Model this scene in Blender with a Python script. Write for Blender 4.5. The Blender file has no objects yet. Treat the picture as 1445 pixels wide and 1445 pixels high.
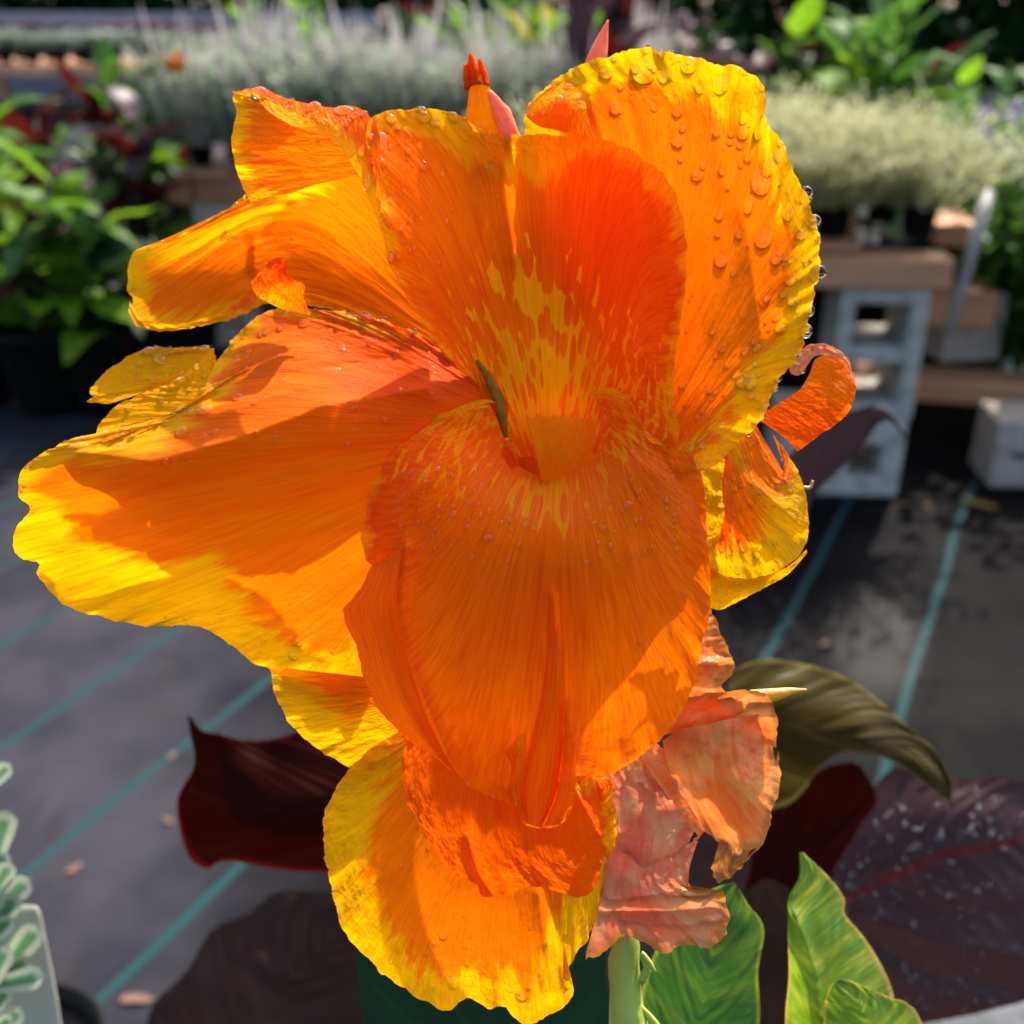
import bpy, math, random
import numpy as np
from mathutils import Vector, Matrix, Euler

R = math.radians
scn = bpy.context.scene
# ------------------------------------------------------------------ camera
F = 1550.0                      # focal length in photo pixels (photo is 1445 px wide)
CX = CY = 722.5
CAM_H = 0.95
PITCH = R(25.0)
Z0 = 0.24                       # distance of the flower
cam_d = bpy.data.cameras.new('camera')
cam = bpy.data.objects.new('camera', cam_d)
scn.collection.objects.link(cam)
cam.location = (0, 0, CAM_H)
cam.rotation_euler = (math.pi/2 - PITCH, 0, 0)
cam_d.sensor_width = 36.0
cam_d.lens = F/1445.0*36.0
cam_d.clip_start = 0.01
cam_d.clip_end = 500.0
cam_d.dof.use_dof = True
cam_d.dof.focus_distance = Z0*0.975
cam_d.dof.aperture_fstop = 13.5
scn.camera = cam
# ------------------------------------------------------------------ sky and sun
SUN_EL, SUN_AZ = R(50.0), R(28.0)      # azimuth measured from +Y towards +X
world = bpy.data.worlds.new('World')
scn.world = world
world.use_nodes = True
wn = world.node_tree
bg = wn.nodes['Background']
sky = wn.nodes.new('ShaderNodeTexSky')
sky.sky_type = 'NISHITA'
sky.sun_disc = False
sky.sun_elevation = SUN_EL
sky.sun_rotation = SUN_AZ
sky.air_density = 0.8; sky.dust_density = 3.5; sky.ozone_density = 0.4
wn.links.new(sky.outputs[0], bg.inputs[0])
bg.inputs[1].default_value = 0.15
sun_d = bpy.data.lights.new('sun', 'SUN')
sun_d.energy = 4.0
sun_d.angle = R(0.5)
sun_d.color = (1.0, 0.94, 0.85)
sun = bpy.data.objects.new('sun', sun_d)
scn.collection.objects.link(sun)
sv = Vector((math.sin(SUN_AZ)*math.cos(SUN_EL), math.cos(SUN_AZ)*math.cos(SUN_EL), math.sin(SUN_EL)))
sun.rotation_euler = sv.to_track_quat('Z', 'Y').to_euler()
sun.location = (1, 2, 4)
scn.view_settings.view_transform = 'Standard'
scn.view_settings.look = 'None'
scn.view_settings.exposure = 1.55
scn.view_settings.gamma = 1.0
scn.view_settings.use_curve_mapping = False
scn.cycles.max_bounces = 10
scn.cycles.transmission_bounces = 8
scn.cycles.transparent_max_bounces = 12
scn.cycles.caustics_refractive = False
scn.cycles.caustics_reflective = False

col = scn.collection
rnd = random.Random(7)
nrs = np.random.RandomState(11)

# ------------------------------------------------------------------ geometry helpers
RIGHT = np.array([1.0, 0, 0])
FWD = np.array([0, math.cos(PITCH), -math.sin(PITCH)])
UPV = np.array([0, math.sin(PITCH), math.cos(PITCH)])
CAMP = np.array([0, 0, CAM_H])

def ray(px, py):
    return FWD + (px-CX)/F*RIGHT - (py-CY)/F*UPV

def at(px, py, Z):                       # world point seen at photo pixel (px,py) at axial distance Z
    return Vector(CAMP + ray(px, py)*Z)

def on_level(px, py, z=0.0):             # world point seen at that pixel on the level height z
    r = ray(px, py)
    return Vector(CAMP + r*((z-CAM_H)/r[2]))

def to_world(px, py, d, z0):
    Z = z0*(1 - d/F)
    a = (px-CX)/F*Z
    b = -(py-CY)/F*Z
    return CAMP[None, :] + a[:, None]*RIGHT[None, :] + b[:, None]*UPV[None, :] + Z[:, None]*FWD[None, :]

_grids = {}
def vnoise(x, y, seed=0):                # smooth value noise in -1..1
    if seed not in _grids:
        _grids[seed] = np.random.RandomState(seed+100).rand(256, 256)*2-1
    g = _grids[seed]
    x = np.asarray(x, float); y = np.asarray(y, float)
    xi = np.floor(x).astype(int); yi = np.floor(y).astype(int)
    fx = x-xi; fy = y-yi
    fx = fx*fx*(3-2*fx); fy = fy*fy*(3-2*fy)
    a = g[xi % 256, yi % 256]; b = g[(xi+1) % 256, yi % 256]
    c = g[xi % 256, (yi+1) % 256]; e = g[(xi+1) % 256, (yi+1) % 256]
    return (a*(1-fx)+b*fx)*(1-fy) + (c*(1-fx)+e*fx)*fy

def spline(pts, n, closed=False, smooth=True):   # arc-length resample of a control polyline
    P = np.array(pts, float)
    if len(P) == 1:
        return np.repeat(P, n, 0)
    if smooth and len(P) > 2:
        ext = np.vstack([2*P[0]-P[1], P, 2*P[-1]-P[-2]])
        out = []
        m = 12
        for i in range(1, len(ext)-2):
            t = np.linspace(0, 1, m, endpoint=False)[:, None]
            p0, p1, p2, p3 = ext[i-1], ext[i], ext[i+1], ext[i+2]
            out.append(0.5*((2*p1)+(-p0+p2)*t+(2*p0-5*p1+4*p2-p3)*t**2+(-p0+3*p1-3*p2+p3)*t**3))
        out.append(P[-1:])
        D = np.vstack(out)
    else:
        D = P
    s = np.concatenate([[0], np.cumsum(np.linalg.norm(np.diff(D[:, :2], axis=0), axis=1)+1e-6)])
    t = np.linspace(0, s[-1], n)
    return np.stack([np.interp(t, s, D[:, k]) for k in range(D.shape[1])], 1)

def loft(curves, vs, nu, nv):
    C = [spline(c, nu) for c in curves]
    V = np.linspace(0, 1, nv)
    out = np.zeros((nv, nu, 2))
    n = len(C)
    for j, v in enumerate(V):
        i = min(max(np.searchsorted(vs, v, side='right')-1, 0), n-2)
        t = (v-vs[i])/(vs[i+1]-vs[i])
        if n == 2:
            out[j] = C[0]*(1-t)+C[1]*t
        else:
            h = vs[i+1]-vs[i]
            m0 = (C[i+1]-C[i-1])/(vs[i+1]-vs[i-1]) if i > 0 else (C[i+1]-C[i])/h
            m1 = (C[i+2]-C[i])/(vs[i+2]-vs[i]) if i+2 < n else (C[i+1]-C[i])/h
            h00 = 2*t**3-3*t*t+1; h10 = t**3-2*t*t+t; h01 = -2*t**3+3*t*t; h11 = t**3-t*t
            out[j] = h00*C[i]+h10*h*m0+h01*C[i+1]+h11*h*m1
    return out, C[-1]

def tps(ctrl, X, Y, lam=1.5):
    c = np.array(ctrl, float)
    if len(c) == 1:
        return np.full_like(X, c[0, 2])
    s = 200.0
    cx, cy, cd = c[:, 0]/s, c[:, 1]/s, c[:, 2]
    def U(r2):
        return 0.5*r2*np.log(r2+1e-12)
    if len(c) < 4:
        lam = 5
    K = U((cx[:, None]-cx[None])**2+(cy[:, None]-cy[None])**2)
    n = len(c)
    A = np.zeros((n+3, n+3)); A[:n, :n] = K+np.eye(n)*0.003*lam
    A[:n, n] = 1; A[:n, n+1] = cx; A[:n, n+2] = cy
    A[n, :n] = 1; A[n+1, :n] = cx; A[n+2, :n] = cy
    b = np.zeros(n+3); b[:n] = cd
    w = np.linalg.lstsq(A, b, rcond=None)[0]
    x = X.ravel()/s; y = Y.ravel()/s
    K2 = U((x[:, None]-cx[None])**2+(y[:, None]-cy[None])**2)
    return (K2@w[:n]+w[n]+w[n+1]*x+w[n+2]*y).reshape(X.shape)

def seg_dist(X, Y, poly):                # distance to polyline; also signed side
    P = np.array(poly, float)[:, :2]
    best = np.full(X.shape, 1e9)
    for a, b in zip(P[:-1], P[1:]):
        ab = b-a; L = ab@ab+1e-9
        t = np.clip(((X-a[0])*ab[0]+(Y-a[1])*ab[1])/L, 0, 1)
        d = np.hypot(X-a[0]-t*ab[0], Y-a[1]-t*ab[1])
        best = np.minimum(best, d)
    return best

def side_of(X, Y, poly):
    P = np.array(poly, float)[:, :2]
    best = np.full(X.shape, 1e9); sg = np.ones(X.shape)
    for a, b in zip(P[:-1], P[1:]):
        ab = b-a; L = ab@ab+1e-9
        t = np.clip(((X-a[0])*ab[0]+(Y-a[1])*ab[1])/L, 0, 1)
        d = np.hypot(X-a[0]-t*ab[0], Y-a[1]-t*ab[1])
        s = np.sign(ab[0]*(Y-a[1])-ab[1]*(X-a[0]))
        m = d < best
        best = np.where(m, d, best); sg = np.where(m, s, sg)
    return sg

def mesh_from(name, verts, faces, uvs=None, attrs=None, smooth=True):
    me = bpy.data.meshes.new(name)
    verts = np.asarray(verts, float)
    me.from_pydata(verts.tolist(), [], [tuple(map(int, f)) for f in faces])
    if smooth:
        me.polygons.foreach_set('use_smooth', [True]*len(me.polygons))
    if uvs is not None:
        ul = me.uv_layers.new(name='UVMap')
        idx = np.zeros(len(me.loops), int); me.loops.foreach_get('vertex_index', idx)
        ul.data.foreach_set('uv', np.asarray(uvs)[idx].ravel())
    if attrs:
        for k, a in attrs.items():
            at_ = me.attributes.new(k, 'FLOAT', 'POINT')
            at_.data.foreach_set('value', np.asarray(a, float).ravel())
    me.update()
    return me

def obj(name, me, mat=None, parent=None, loc=None):
    o = bpy.data.objects.new(name, me)
    col.objects.link(o)
    if mat is not None and me is not None and len(me.materials) == 0:
        me.materials.append(mat)
    if parent is not None:
        o.parent = parent
    if loc is not None:
        o.location = loc
    return o

def tag(o, label=None, cat=None, group=None, kind=None):
    if label: o['label'] = label
    if cat: o['category'] = cat
    if group: o['group'] = group
    if kind: o['kind'] = kind
    return o

def empty(name, loc, label, cat, group=None, rz=0.0):
    o = bpy.data.objects.new(name, None)
    col.objects.link(o)
    o.location = loc; o.rotation_euler = (0, 0, rz); o.empty_display_size = 0.02
    return tag(o, label, cat, group)

def grid_faces(nv, nu):
    f = []
    for j in range(nv-1):
        for i in range(nu-1):
            a = j*nu+i
            f.append((a, a+1, a+nu+1, a+nu))
    return f

# ------------------------------------------------------------------ materials
class NT:
    def __init__(s, name):
        s.m = bpy.data.materials.new(name); s.m.use_nodes = True
        s.t = s.m.node_tree; s.t.nodes.clear()
        s.out = s.t.nodes.new('ShaderNodeOutputMaterial')
    def n(s, typ, **kw):
        nd = s.t.nodes.new(typ)
        for k, v in kw.items():
            setattr(nd, k, v)
        return nd
    def l(s, a, b): s.t.links.new(a, b)
    def put(s, sock, v):
        if hasattr(v, 'is_output') or isinstance(v, bpy.types.NodeSocket): s.l(v, sock)
        else: sock.default_value = v
    def math(s, op, a, b=0.0, c=None, clamp=False):
        nd = s.n('ShaderNodeMath', operation=op, use_clamp=clamp)
        s.put(nd.inputs[0], a); s.put(nd.inputs[1], b)
        if c is not None: s.put(nd.inputs[2], c)
        return nd.outputs[0]
    def step(s, x, lo, hi):
        nd = s.n('ShaderNodeMapRange', interpolation_type='SMOOTHSTEP')
        s.put(nd.inputs[0], x); nd.inputs[1].default_value = lo; nd.inputs[2].default_value = hi
        return nd.outputs[0]
    def mix(s, f, a, b):
        nd = s.n('ShaderNodeMix', data_type='RGBA')
        s.put(nd.inputs[0], f)
        s.put(nd.inputs[6], a if not isinstance(a, tuple) else (*a, 1)[:4])
        s.put(nd.inputs[7], b if not isinstance(b, tuple) else (*b, 1)[:4])
        return nd.outputs[2]
    def attr(s, name):
        return s.n('ShaderNodeAttribute', attribute_name=name).outputs[2]
    def uv(s):
        nd = s.n('ShaderNodeUVMap'); nd.uv_map = 'UVMap'; return nd.outputs[0]
    def vec(s, v, sx, sy, sz=1.0, loc=(0, 0, 0)):
        nd = s.n('ShaderNodeMapping'); s.l(v, nd.inputs[0])
        nd.inputs[1].default_value = loc; nd.inputs[3].default_value = (sx, sy, sz)
        return nd.outputs[0]
    def noise(s, v, scale=1.0, detail=2.0, rough=0.5, dist=0.0):
        nd = s.n('ShaderNodeTexNoise')
        if v is not None: s.l(v, nd.inputs['Vector'])
        nd.inputs['Scale'].default_value = scale; nd.inputs['Detail'].default_value = detail
        nd.inputs['Roughness'].default_value = rough; nd.inputs['Distortion'].default_value = dist
        return nd.outputs[0]
    def bump(s, h, strength=0.3, dist=0.001, normal=None):
        nd = s.n('ShaderNodeBump'); nd.inputs['Strength'].default_value = strength
        nd.inputs['Distance'].default_value = dist; s.l(h, nd.inputs['Height'])
        if normal is not None: s.l(normal, nd.inputs['Normal'])
        return nd.outputs[0]
    def sheet(s, color, tcolor=None, trans=0.45, spec=0.06, rough=0.35, normal=None):
        """thin leaf or petal: diffuse + translucent + gloss"""
        df = s.n('ShaderNodeBsdfDiffuse'); s.put(df.inputs[0], color if not isinstance(color, tuple) else (*color, 1))
        tr = s.n('ShaderNodeBsdfTranslucent')
        tc = color if tcolor is None else tcolor
        s.put(tr.inputs[0], tc if not isinstance(tc, tuple) else (*tc, 1))
        mx = s.n('ShaderNodeMixShader'); mx.inputs[0].default_value = trans
        s.l(df.outputs[0], mx.inputs[1]); s.l(tr.outputs[0], mx.inputs[2])
        gl = s.n('ShaderNodeBsdfGlossy'); gl.inputs[0].default_value = (1, 1, 1, 1); gl.inputs['Roughness'].default_value = rough
        fr = s.n('ShaderNodeFresnel'); fr.inputs[0].default_value = 1.4
        fa = s.math('MINIMUM', s.math('MULTIPLY', fr.outputs[0], spec*8), spec*0.9)
        m2 = s.n('ShaderNodeMixShader'); s.l(fa, m2.inputs[0])
        s.l(mx.outputs[0], m2.inputs[1]); s.l(gl.outputs[0], m2.inputs[2])
        if normal is not None:
            for nd in (df, tr, gl, fr): s.l(normal, nd.inputs['Normal'])
        s.l(m2.outputs[0], s.out.inputs[0])
        return s.m

def petal_material(name, orange=(0.98, 0.175, 0.001), deep=(0.95, 0.09, 0.001), yellow=(0.97, 0.43, 0.001),
                   trans=0.55, vein=0.6, bumps=0.5):
    s = NT(name); uv = s.uv()
    st = s.noise(s.vec(uv, 46, 3.4), 1.0, 6.0, 0.62)                  # streaks along the veins
    st2 = s.noise(s.vec(uv, 16, 2.0, loc=(3, 5, 1)), 1.0, 2.0)
    m = s.attr('m')
    k = s.math('ADD', m, s.math('MULTIPLY', s.math('SUBTRACT', st, 0.5), 3.4))
    k = s.math('ADD', k, s.math('MULTIPLY', s.math('SUBTRACT', st2, 0.5), 1.5))
    ymask = s.step(k, -0.42, 0.48)
    r = s.attr('r')
    rk = s.math('ADD', r, s.math('MULTIPLY', s.math('SUBTRACT', s.noise(s.vec(uv, 30, 2.5, loc=(9, 2, 4)), 1.0, 3.0), 0.5), 1.1))
    rmask = s.step(rk, 0.1, 1.0)
    c = s.mix(rmask, orange, deep)
    # spots on a pale ground near the throat
    warp = s.noise(s.vec(uv, 14, 9), 1.0, 2.0)
    mp = s.vec(uv, 40, 18)
    vo = s.n('ShaderNodeTexVoronoi'); vo.feature = 'F1'
    addv = s.n('ShaderNodeVectorMath', operation='ADD'); s.l(mp, addv.inputs[0])
    cmb = s.n('ShaderNodeCombineXYZ'); s.l(s.math('MULTIPLY', warp, 0.8), cmb.inputs[0]); s.l(s.math('MULTIPLY', warp, 0.6), cmb.inputs[1])
    s.l(cmb.outputs[0], addv.inputs[1]); s.l(addv.outputs[0], vo.inputs['Vector'])
    vo.inputs['Scale'].default_value = 1.0
    sp = s.attr('sp')                                                 # 0 none, up to 1 many gaps
    thr = s.math('SUBTRACT', 1.15, sp)                                # spot size shrinks where sp is high
    d = s.math('SUBTRACT', vo.outputs['Distance'], thr)
    gap = s.step(d, -0.06, 0.04)
    gap = s.math('MULTIPLY', gap, s.step(sp, 0.02, 0.2))
    ground = s.mix(s.attr('g'), (0.97, 0.33, 0.001), (0.97, 0.25, 0.001))
    c = s.mix(gap, c, ground)
    c = s.mix(ymask, c, yellow)
    fine = s.noise(s.vec(uv, 240, 7), 1.0, 2.0)
    fine2 = s.noise(s.vec(uv, 90, 3.5), 1.0, 3.0)
    dk = s.math('ADD', s.math('MULTIPLY', s.step(fine, 0.30, 0.62), 0.10*vein*2), 1.0-0.10*vein*2)
    dk = s.math('MULTIPLY', dk, s.math('ADD', s.math('MULTIPLY', fine2, 0.22), 0.89))
    hs = s.n('ShaderNodeMix', data_type='RGBA', blend_type='MULTIPLY'); hs.inputs[0].default_value = 1
    s.l(c, hs.inputs[6])
    cc = s.n('ShaderNodeCombineColor')
    s.l(s.math('POWER', dk, 0.5), cc.inputs[0]); s.l(s.math('POWER', dk, 1.9), cc.inputs[1]); s.l(dk, cc.inputs[2])
    s.l(cc.outputs[0], hs.inputs[7])
    c = hs.outputs[2]
    tc = s.n('ShaderNodeTexCoord')
    g = s.noise(tc.outputs['Object'], 900.0, 3.0, 0.6)
    b0 = s.bump(s.noise(s.vec(uv, 20, 6), 1.0, 3.0), 0.35, 0.003)
    b1 = s.bump(s.math('ADD', fine2, s.math('MULTIPLY', fine, 0.5)), 0.34*bumps, 0.0010, b0)
    b2 = s.bump(g, 0.25*bumps, 0.0004, b1)
    return s.sheet(c, trans=trans, spec=0.006, rough=0.6, normal=b2)

M = {}
M['petal'] = petal_material('canna_petal')
M['petal_red'] = petal_material('canna_petal_red', vein=0.85, bumps=0.7, orange=(0.98, 0.185, 0.001), deep=(0.84, 0.098, 0.001), yellow=(0.96, 0.37, 0.001))

def leaf_material(name, base, stripe, edge=None, stripe_amt=0.5, nstripe=24, trans=0.4, spec=0.05, rough=0.4, slant=0.9, rib=None):
    """u runs along the leaf, v across it (midrib at v=0.5)"""
    s = NT(name); uv = s.uv()
    sx = s.n('ShaderNodeSeparateXYZ'); s.l(uv, sx.inputs[0])
    u, v = sx.outputs[0], sx.outputs[1]
    av = s.math('ABSOLUTE', s.math('SUBTRACT', v, 0.5))
    w = s.math('SUBTRACT', u, s.math('MULTIPLY', s.math('POWER', av, 0.8), slant))
    cb = s.n('ShaderNodeCombineXYZ'); s.l(s.math('MULTIPLY', w, nstripe), cb.inputs[0]); s.l(s.math('MULTIPLY', av, 2.0), cb.inputs[1])
    nz = s.noise(cb.outputs[0], 1.0, 3.0, 0.6)
    f = s.math('MULTIPLY', s.step(nz, 0.42, 0.66), stripe_amt)
    c = s.mix(f, base, stripe)
    cb2 = s.n('ShaderNodeCombineXYZ'); s.l(s.math('MULTIPLY', w, nstripe*5), cb2.inputs[0]); s.l(av, cb2.inputs[1])
    fn = s.noise(cb2.outputs[0], 1.0, 2.0)
    c2 = s.n('ShaderNodeMix', data_type='RGBA', blend_type='MULTIPLY'); c2.inputs[0].default_value = 0.35
    s.l(c, c2.inputs[6]); s.l(fn, c2.inputs[7]); c = c2.outputs[2]
    if rib:
        c = s.mix(s.step(av, 0.035, 0.008), c, rib)
    if edge:
        c = s.mix(s.step(av, 0.455, 0.49), c, edge)
    b = s.bump(s.math('ADD', nz, s.math('MULTIPLY', fn, 0.4)), 0.35, 0.002)
    return s.sheet(c, trans=trans, spec=spec, rough=rough, normal=b)

M['leaf_lime'] = leaf_material('lime_striped_leaf', (0.1685, 0.3182, 0.0140), (0.5265, 0.5616, 0.0281), (0.6318, 0.3931, 0.0702), 0.7, 16, 0.5, slant=0.25)
M['leaf_green'] = leaf_material('green_striped_leaf', (0.0452, 0.1460, 0.0165), (0.1806, 0.2921, 0.0219), (0.2874, 0.3286, 0.0328), 0.7, 9, 0.4, slant=0.28)
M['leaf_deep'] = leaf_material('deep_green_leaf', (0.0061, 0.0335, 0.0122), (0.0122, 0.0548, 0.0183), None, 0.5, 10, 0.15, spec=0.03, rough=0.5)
M['leaf_maroon'] = leaf_material('maroon_leaf', (0.0198, 0.0011, 0.0008), (0.0330, 0.0041, 0.0011), (0.0659, 0.0030, 0.0043), 0.5, 8, 0.3, spec=0.012, rough=0.5)
M['leaf_brown'] = leaf_material('brown_purple_leaf', (0.0348, 0.0177, 0.0136), (0.0507, 0.0262, 0.0161), None, 0.6, 7, 0.15, spec=0.02, rough=0.5)
M['leaf_purple'] = leaf_material('wet_purple_leaf', (0.0554, 0.0262, 0.0271), (0.0664, 0.0361, 0.0329), (0.0554, 0.0180, 0.0163), 0.5, 10, 0.12, spec=0.03, rough=0.45, rib=(0.0941, 0.0113, 0.0124))
M['leaf_shade'] = leaf_material('wet_dark_leaf', (0.020, 0.020, 0.009), (0.03, 0.03, 0.013), None, 0.5, 5, 0.1, spec=0.02, rough=0.5)
M['leaf_olive'] = leaf_material('olive_bronze_leaf', (0.0421, 0.0281, 0.0047), (0.0796, 0.0624, 0.0117), (0.1217, 0.1014, 0.0203), 0.9, 6, 0.25, spec=0.015, rough=0.45)

def simple(name, c, rough=0.6, noise_amt=0.25, scale=20.0, metallic=0.0, c2=None, bump=0.2, spec=0.5, stretch=(1, 1, 1)):
    s = NT(name)
    tc = s.n('ShaderNodeTexCoord')
    nz = s.noise(s.vec(tc.outputs['Object'], *stretch), scale, 5.0, 0.6)
    b = c2 or tuple(x*(1-noise_amt*1.6) for x in c)
    cc = s.mix(s.step(nz, 0.35, 0.68), b, c)
    p = s.n('ShaderNodeBsdfPrincipled'); s.l(cc, p.inputs['Base Color'])
    p.inputs['Roughness'].default_value = rough; p.inputs['Metallic'].default_value = metallic
    p.inputs['Specular IOR Level'].default_value = spec
    s.l(s.bump(nz, bump, 0.004), p.inputs['Normal'])
    s.l(p.outputs[0], s.out.inputs[0])
    return s.m

def foliage(name, c, c2, trans=0.35, spec=0.012, rough=0.5, scale=9.0):
    s = NT(name)
    oi = s.n('ShaderNodeObjectInfo')
    tc = s.n('ShaderNodeTexCoord')
    nz = s.noise(tc.outputs['Object'], scale, 3.0)
    f = s.math('ADD', s.math('MULTIPLY', s.step(nz, 0.3, 0.7), 0.6), s.math('MULTIPLY', oi.outputs['Random'], 0.4))
    return s.sheet(s.mix(f, c, c2), trans=trans, spec=spec, rough=rough)

M['f_bright'] = foliage('bright_green_foliage', (0.0630, 0.1679, 0.0049), (0.1819, 0.3219, 0.0146), 0.5)
M['f_green'] = foliage('green_foliage', (0.0245, 0.0839, 0.0073), (0.0910, 0.1889, 0.0292), 0.45, spec=0.02)
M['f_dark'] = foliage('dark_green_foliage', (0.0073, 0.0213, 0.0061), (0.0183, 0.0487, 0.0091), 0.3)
M['f_maroon'] = foliage('maroon_foliage', (0.0274, 0.0037, 0.0048), (0.0669, 0.0073, 0.0048), 0.45, spec=0.02)
M['f_mauve'] = foliage('mauve_foliage', (0.0608, 0.0304, 0.0426), (0.0973, 0.0608, 0.0730), 0.2, spec=0.04)
M['f_lav'] = foliage('lavender_foliage', (0.2059, 0.2586, 0.1780), (0.3822, 0.4107, 0.3098), 0.35, scale=14)
M['f_lavtip'] = foliage('lavender_bud', (0.3087, 0.2737, 0.2636), (0.4043, 0.3802, 0.3427), 0.3)
M['f_silver'] = foliage('silver_green_foliage', (0.2379, 0.2677, 0.1266), (0.4338, 0.4149, 0.2239), 0.35, scale=12)
M['f_sage'] = foliage('sage_foliage', (0.1338, 0.1825, 0.1399), (0.2555, 0.3042, 0.2434), 0.3, scale=12)
M['f_plum'] = foliage('plum_foliage', (0.0426, 0.0122, 0.0304), (0.0852, 0.0304, 0.0608), 0.2)
M['f_violet'] = foliage('violet_flower', (0.0780, 0.0234, 0.1716), (0.1716, 0.0702, 0.3120), 0.3)
M['f_gold'] = foliage('gold_foliage', (0.1716, 0.1872, 0.0234), (0.3588, 0.3120, 0.0624), 0.4)
M['flower_orange'] = simple('orange_blossom', (0.85, 0.28, 0.02), 0.5)
M['stem'] = simple('pale_green_stem', (0.36, 0.40, 0.05), 0.5, 0.3, 60, c2=(0.24, 0.31, 0.03), stretch=(1, 1, 0.2))
M['stem_dark'] = simple('dark_stem', (0.05, 0.04, 0.02), 0.5)
M['wood'] = simple('weathered_timber', (0.4791, 0.2228, 0.1028), 0.75, 0.35, 7, c2=(0.2876, 0.1272, 0.0581), stretch=(0.15, 1, 1))
M['concrete'] = simple('grey_concrete', (0.3978, 0.3668, 0.3042), 0.85, 0.2, 30, bump=0.5)
M['concrete_warm'] = simple('warm_concrete', (0.3713, 0.3058, 0.2512), 0.85, 0.2, 30, bump=0.5)
M['pot'] = simple('black_plastic_pot', (0.003, 0.003, 0.003), 0.85, 0.2, 10, spec=0.15)
M['metal'] = simple('grey_metal_pole', (0.2457, 0.2317, 0.2176), 0.5, 0.2, 10)
M['terra'] = simple('brown_plastic_pot', (0.20, 0.055, 0.02), 0.5)
M['tag'] = simple('white_plastic_tag', (0.2652, 0.2613, 0.2184), 0.4, 0.06, 8, bump=0.02)
M['soil'] = simple('potting_soil', (0.03, 0.022, 0.016), 0.95, 0.4, 60)
M['stamen'] = simple('withered_stamen', (0.16, 0.065, 0.004), 0.8, 0.3, 300, c2=(0.28, 0.12, 0.006), spec=0.1)

def water_material(name='water_drop', clear=0.08, glint=0.0, grough=0.05):
    s = NT(name)
    tr = s.n('ShaderNodeBsdfTransparent')
    gl = s.n('ShaderNodeBsdfGlossy'); gl.inputs['Roughness'].default_value = grough
    rf = s.n('ShaderNodeBsdfRefraction'); rf.inputs['IOR'].default_value = 1.33; rf.inputs['Roughness'].default_value = 0.0
    fr = s.n('ShaderNodeFresnel'); fr.inputs[0].default_value = 1.33
    geo = s.n('ShaderNodeNewGeometry'); front = s.math('SUBTRACT', 1.0, geo.outputs['Backfacing'])
    mx = s.n('ShaderNodeMixShader'); s.l(s.math('MULTIPLY', front, 1-clear), mx.inputs[0])
    s.l(tr.outputs[0], mx.inputs[1]); s.l(rf.outputs[0], mx.inputs[2])
    m2 = s.n('ShaderNodeMixShader'); s.l(s.math('MULTIPLY', s.math('MULTIPLY_ADD', fr.outputs[0], 0.8, glint, clamp=True), front), m2.inputs[0])
    s.l(mx.outputs[0], m2.inputs[1]); s.l(gl.outputs[0], m2.inputs[2])
    s.l(m2.outputs[0], s.out.inputs[0])
    return s.m
M['water'] = water_material()
M['bead'] = water_material('sunlit_bead', glint=0.16, grough=0.12)
# ------------------------------------------------------------------ the flowering canna
GRIDS = {}
def wfun(spec, t):
    xs = [a for a, b in spec]; ys = [b for a, b in spec]
    return np.interp(t, xs, ys)

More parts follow.
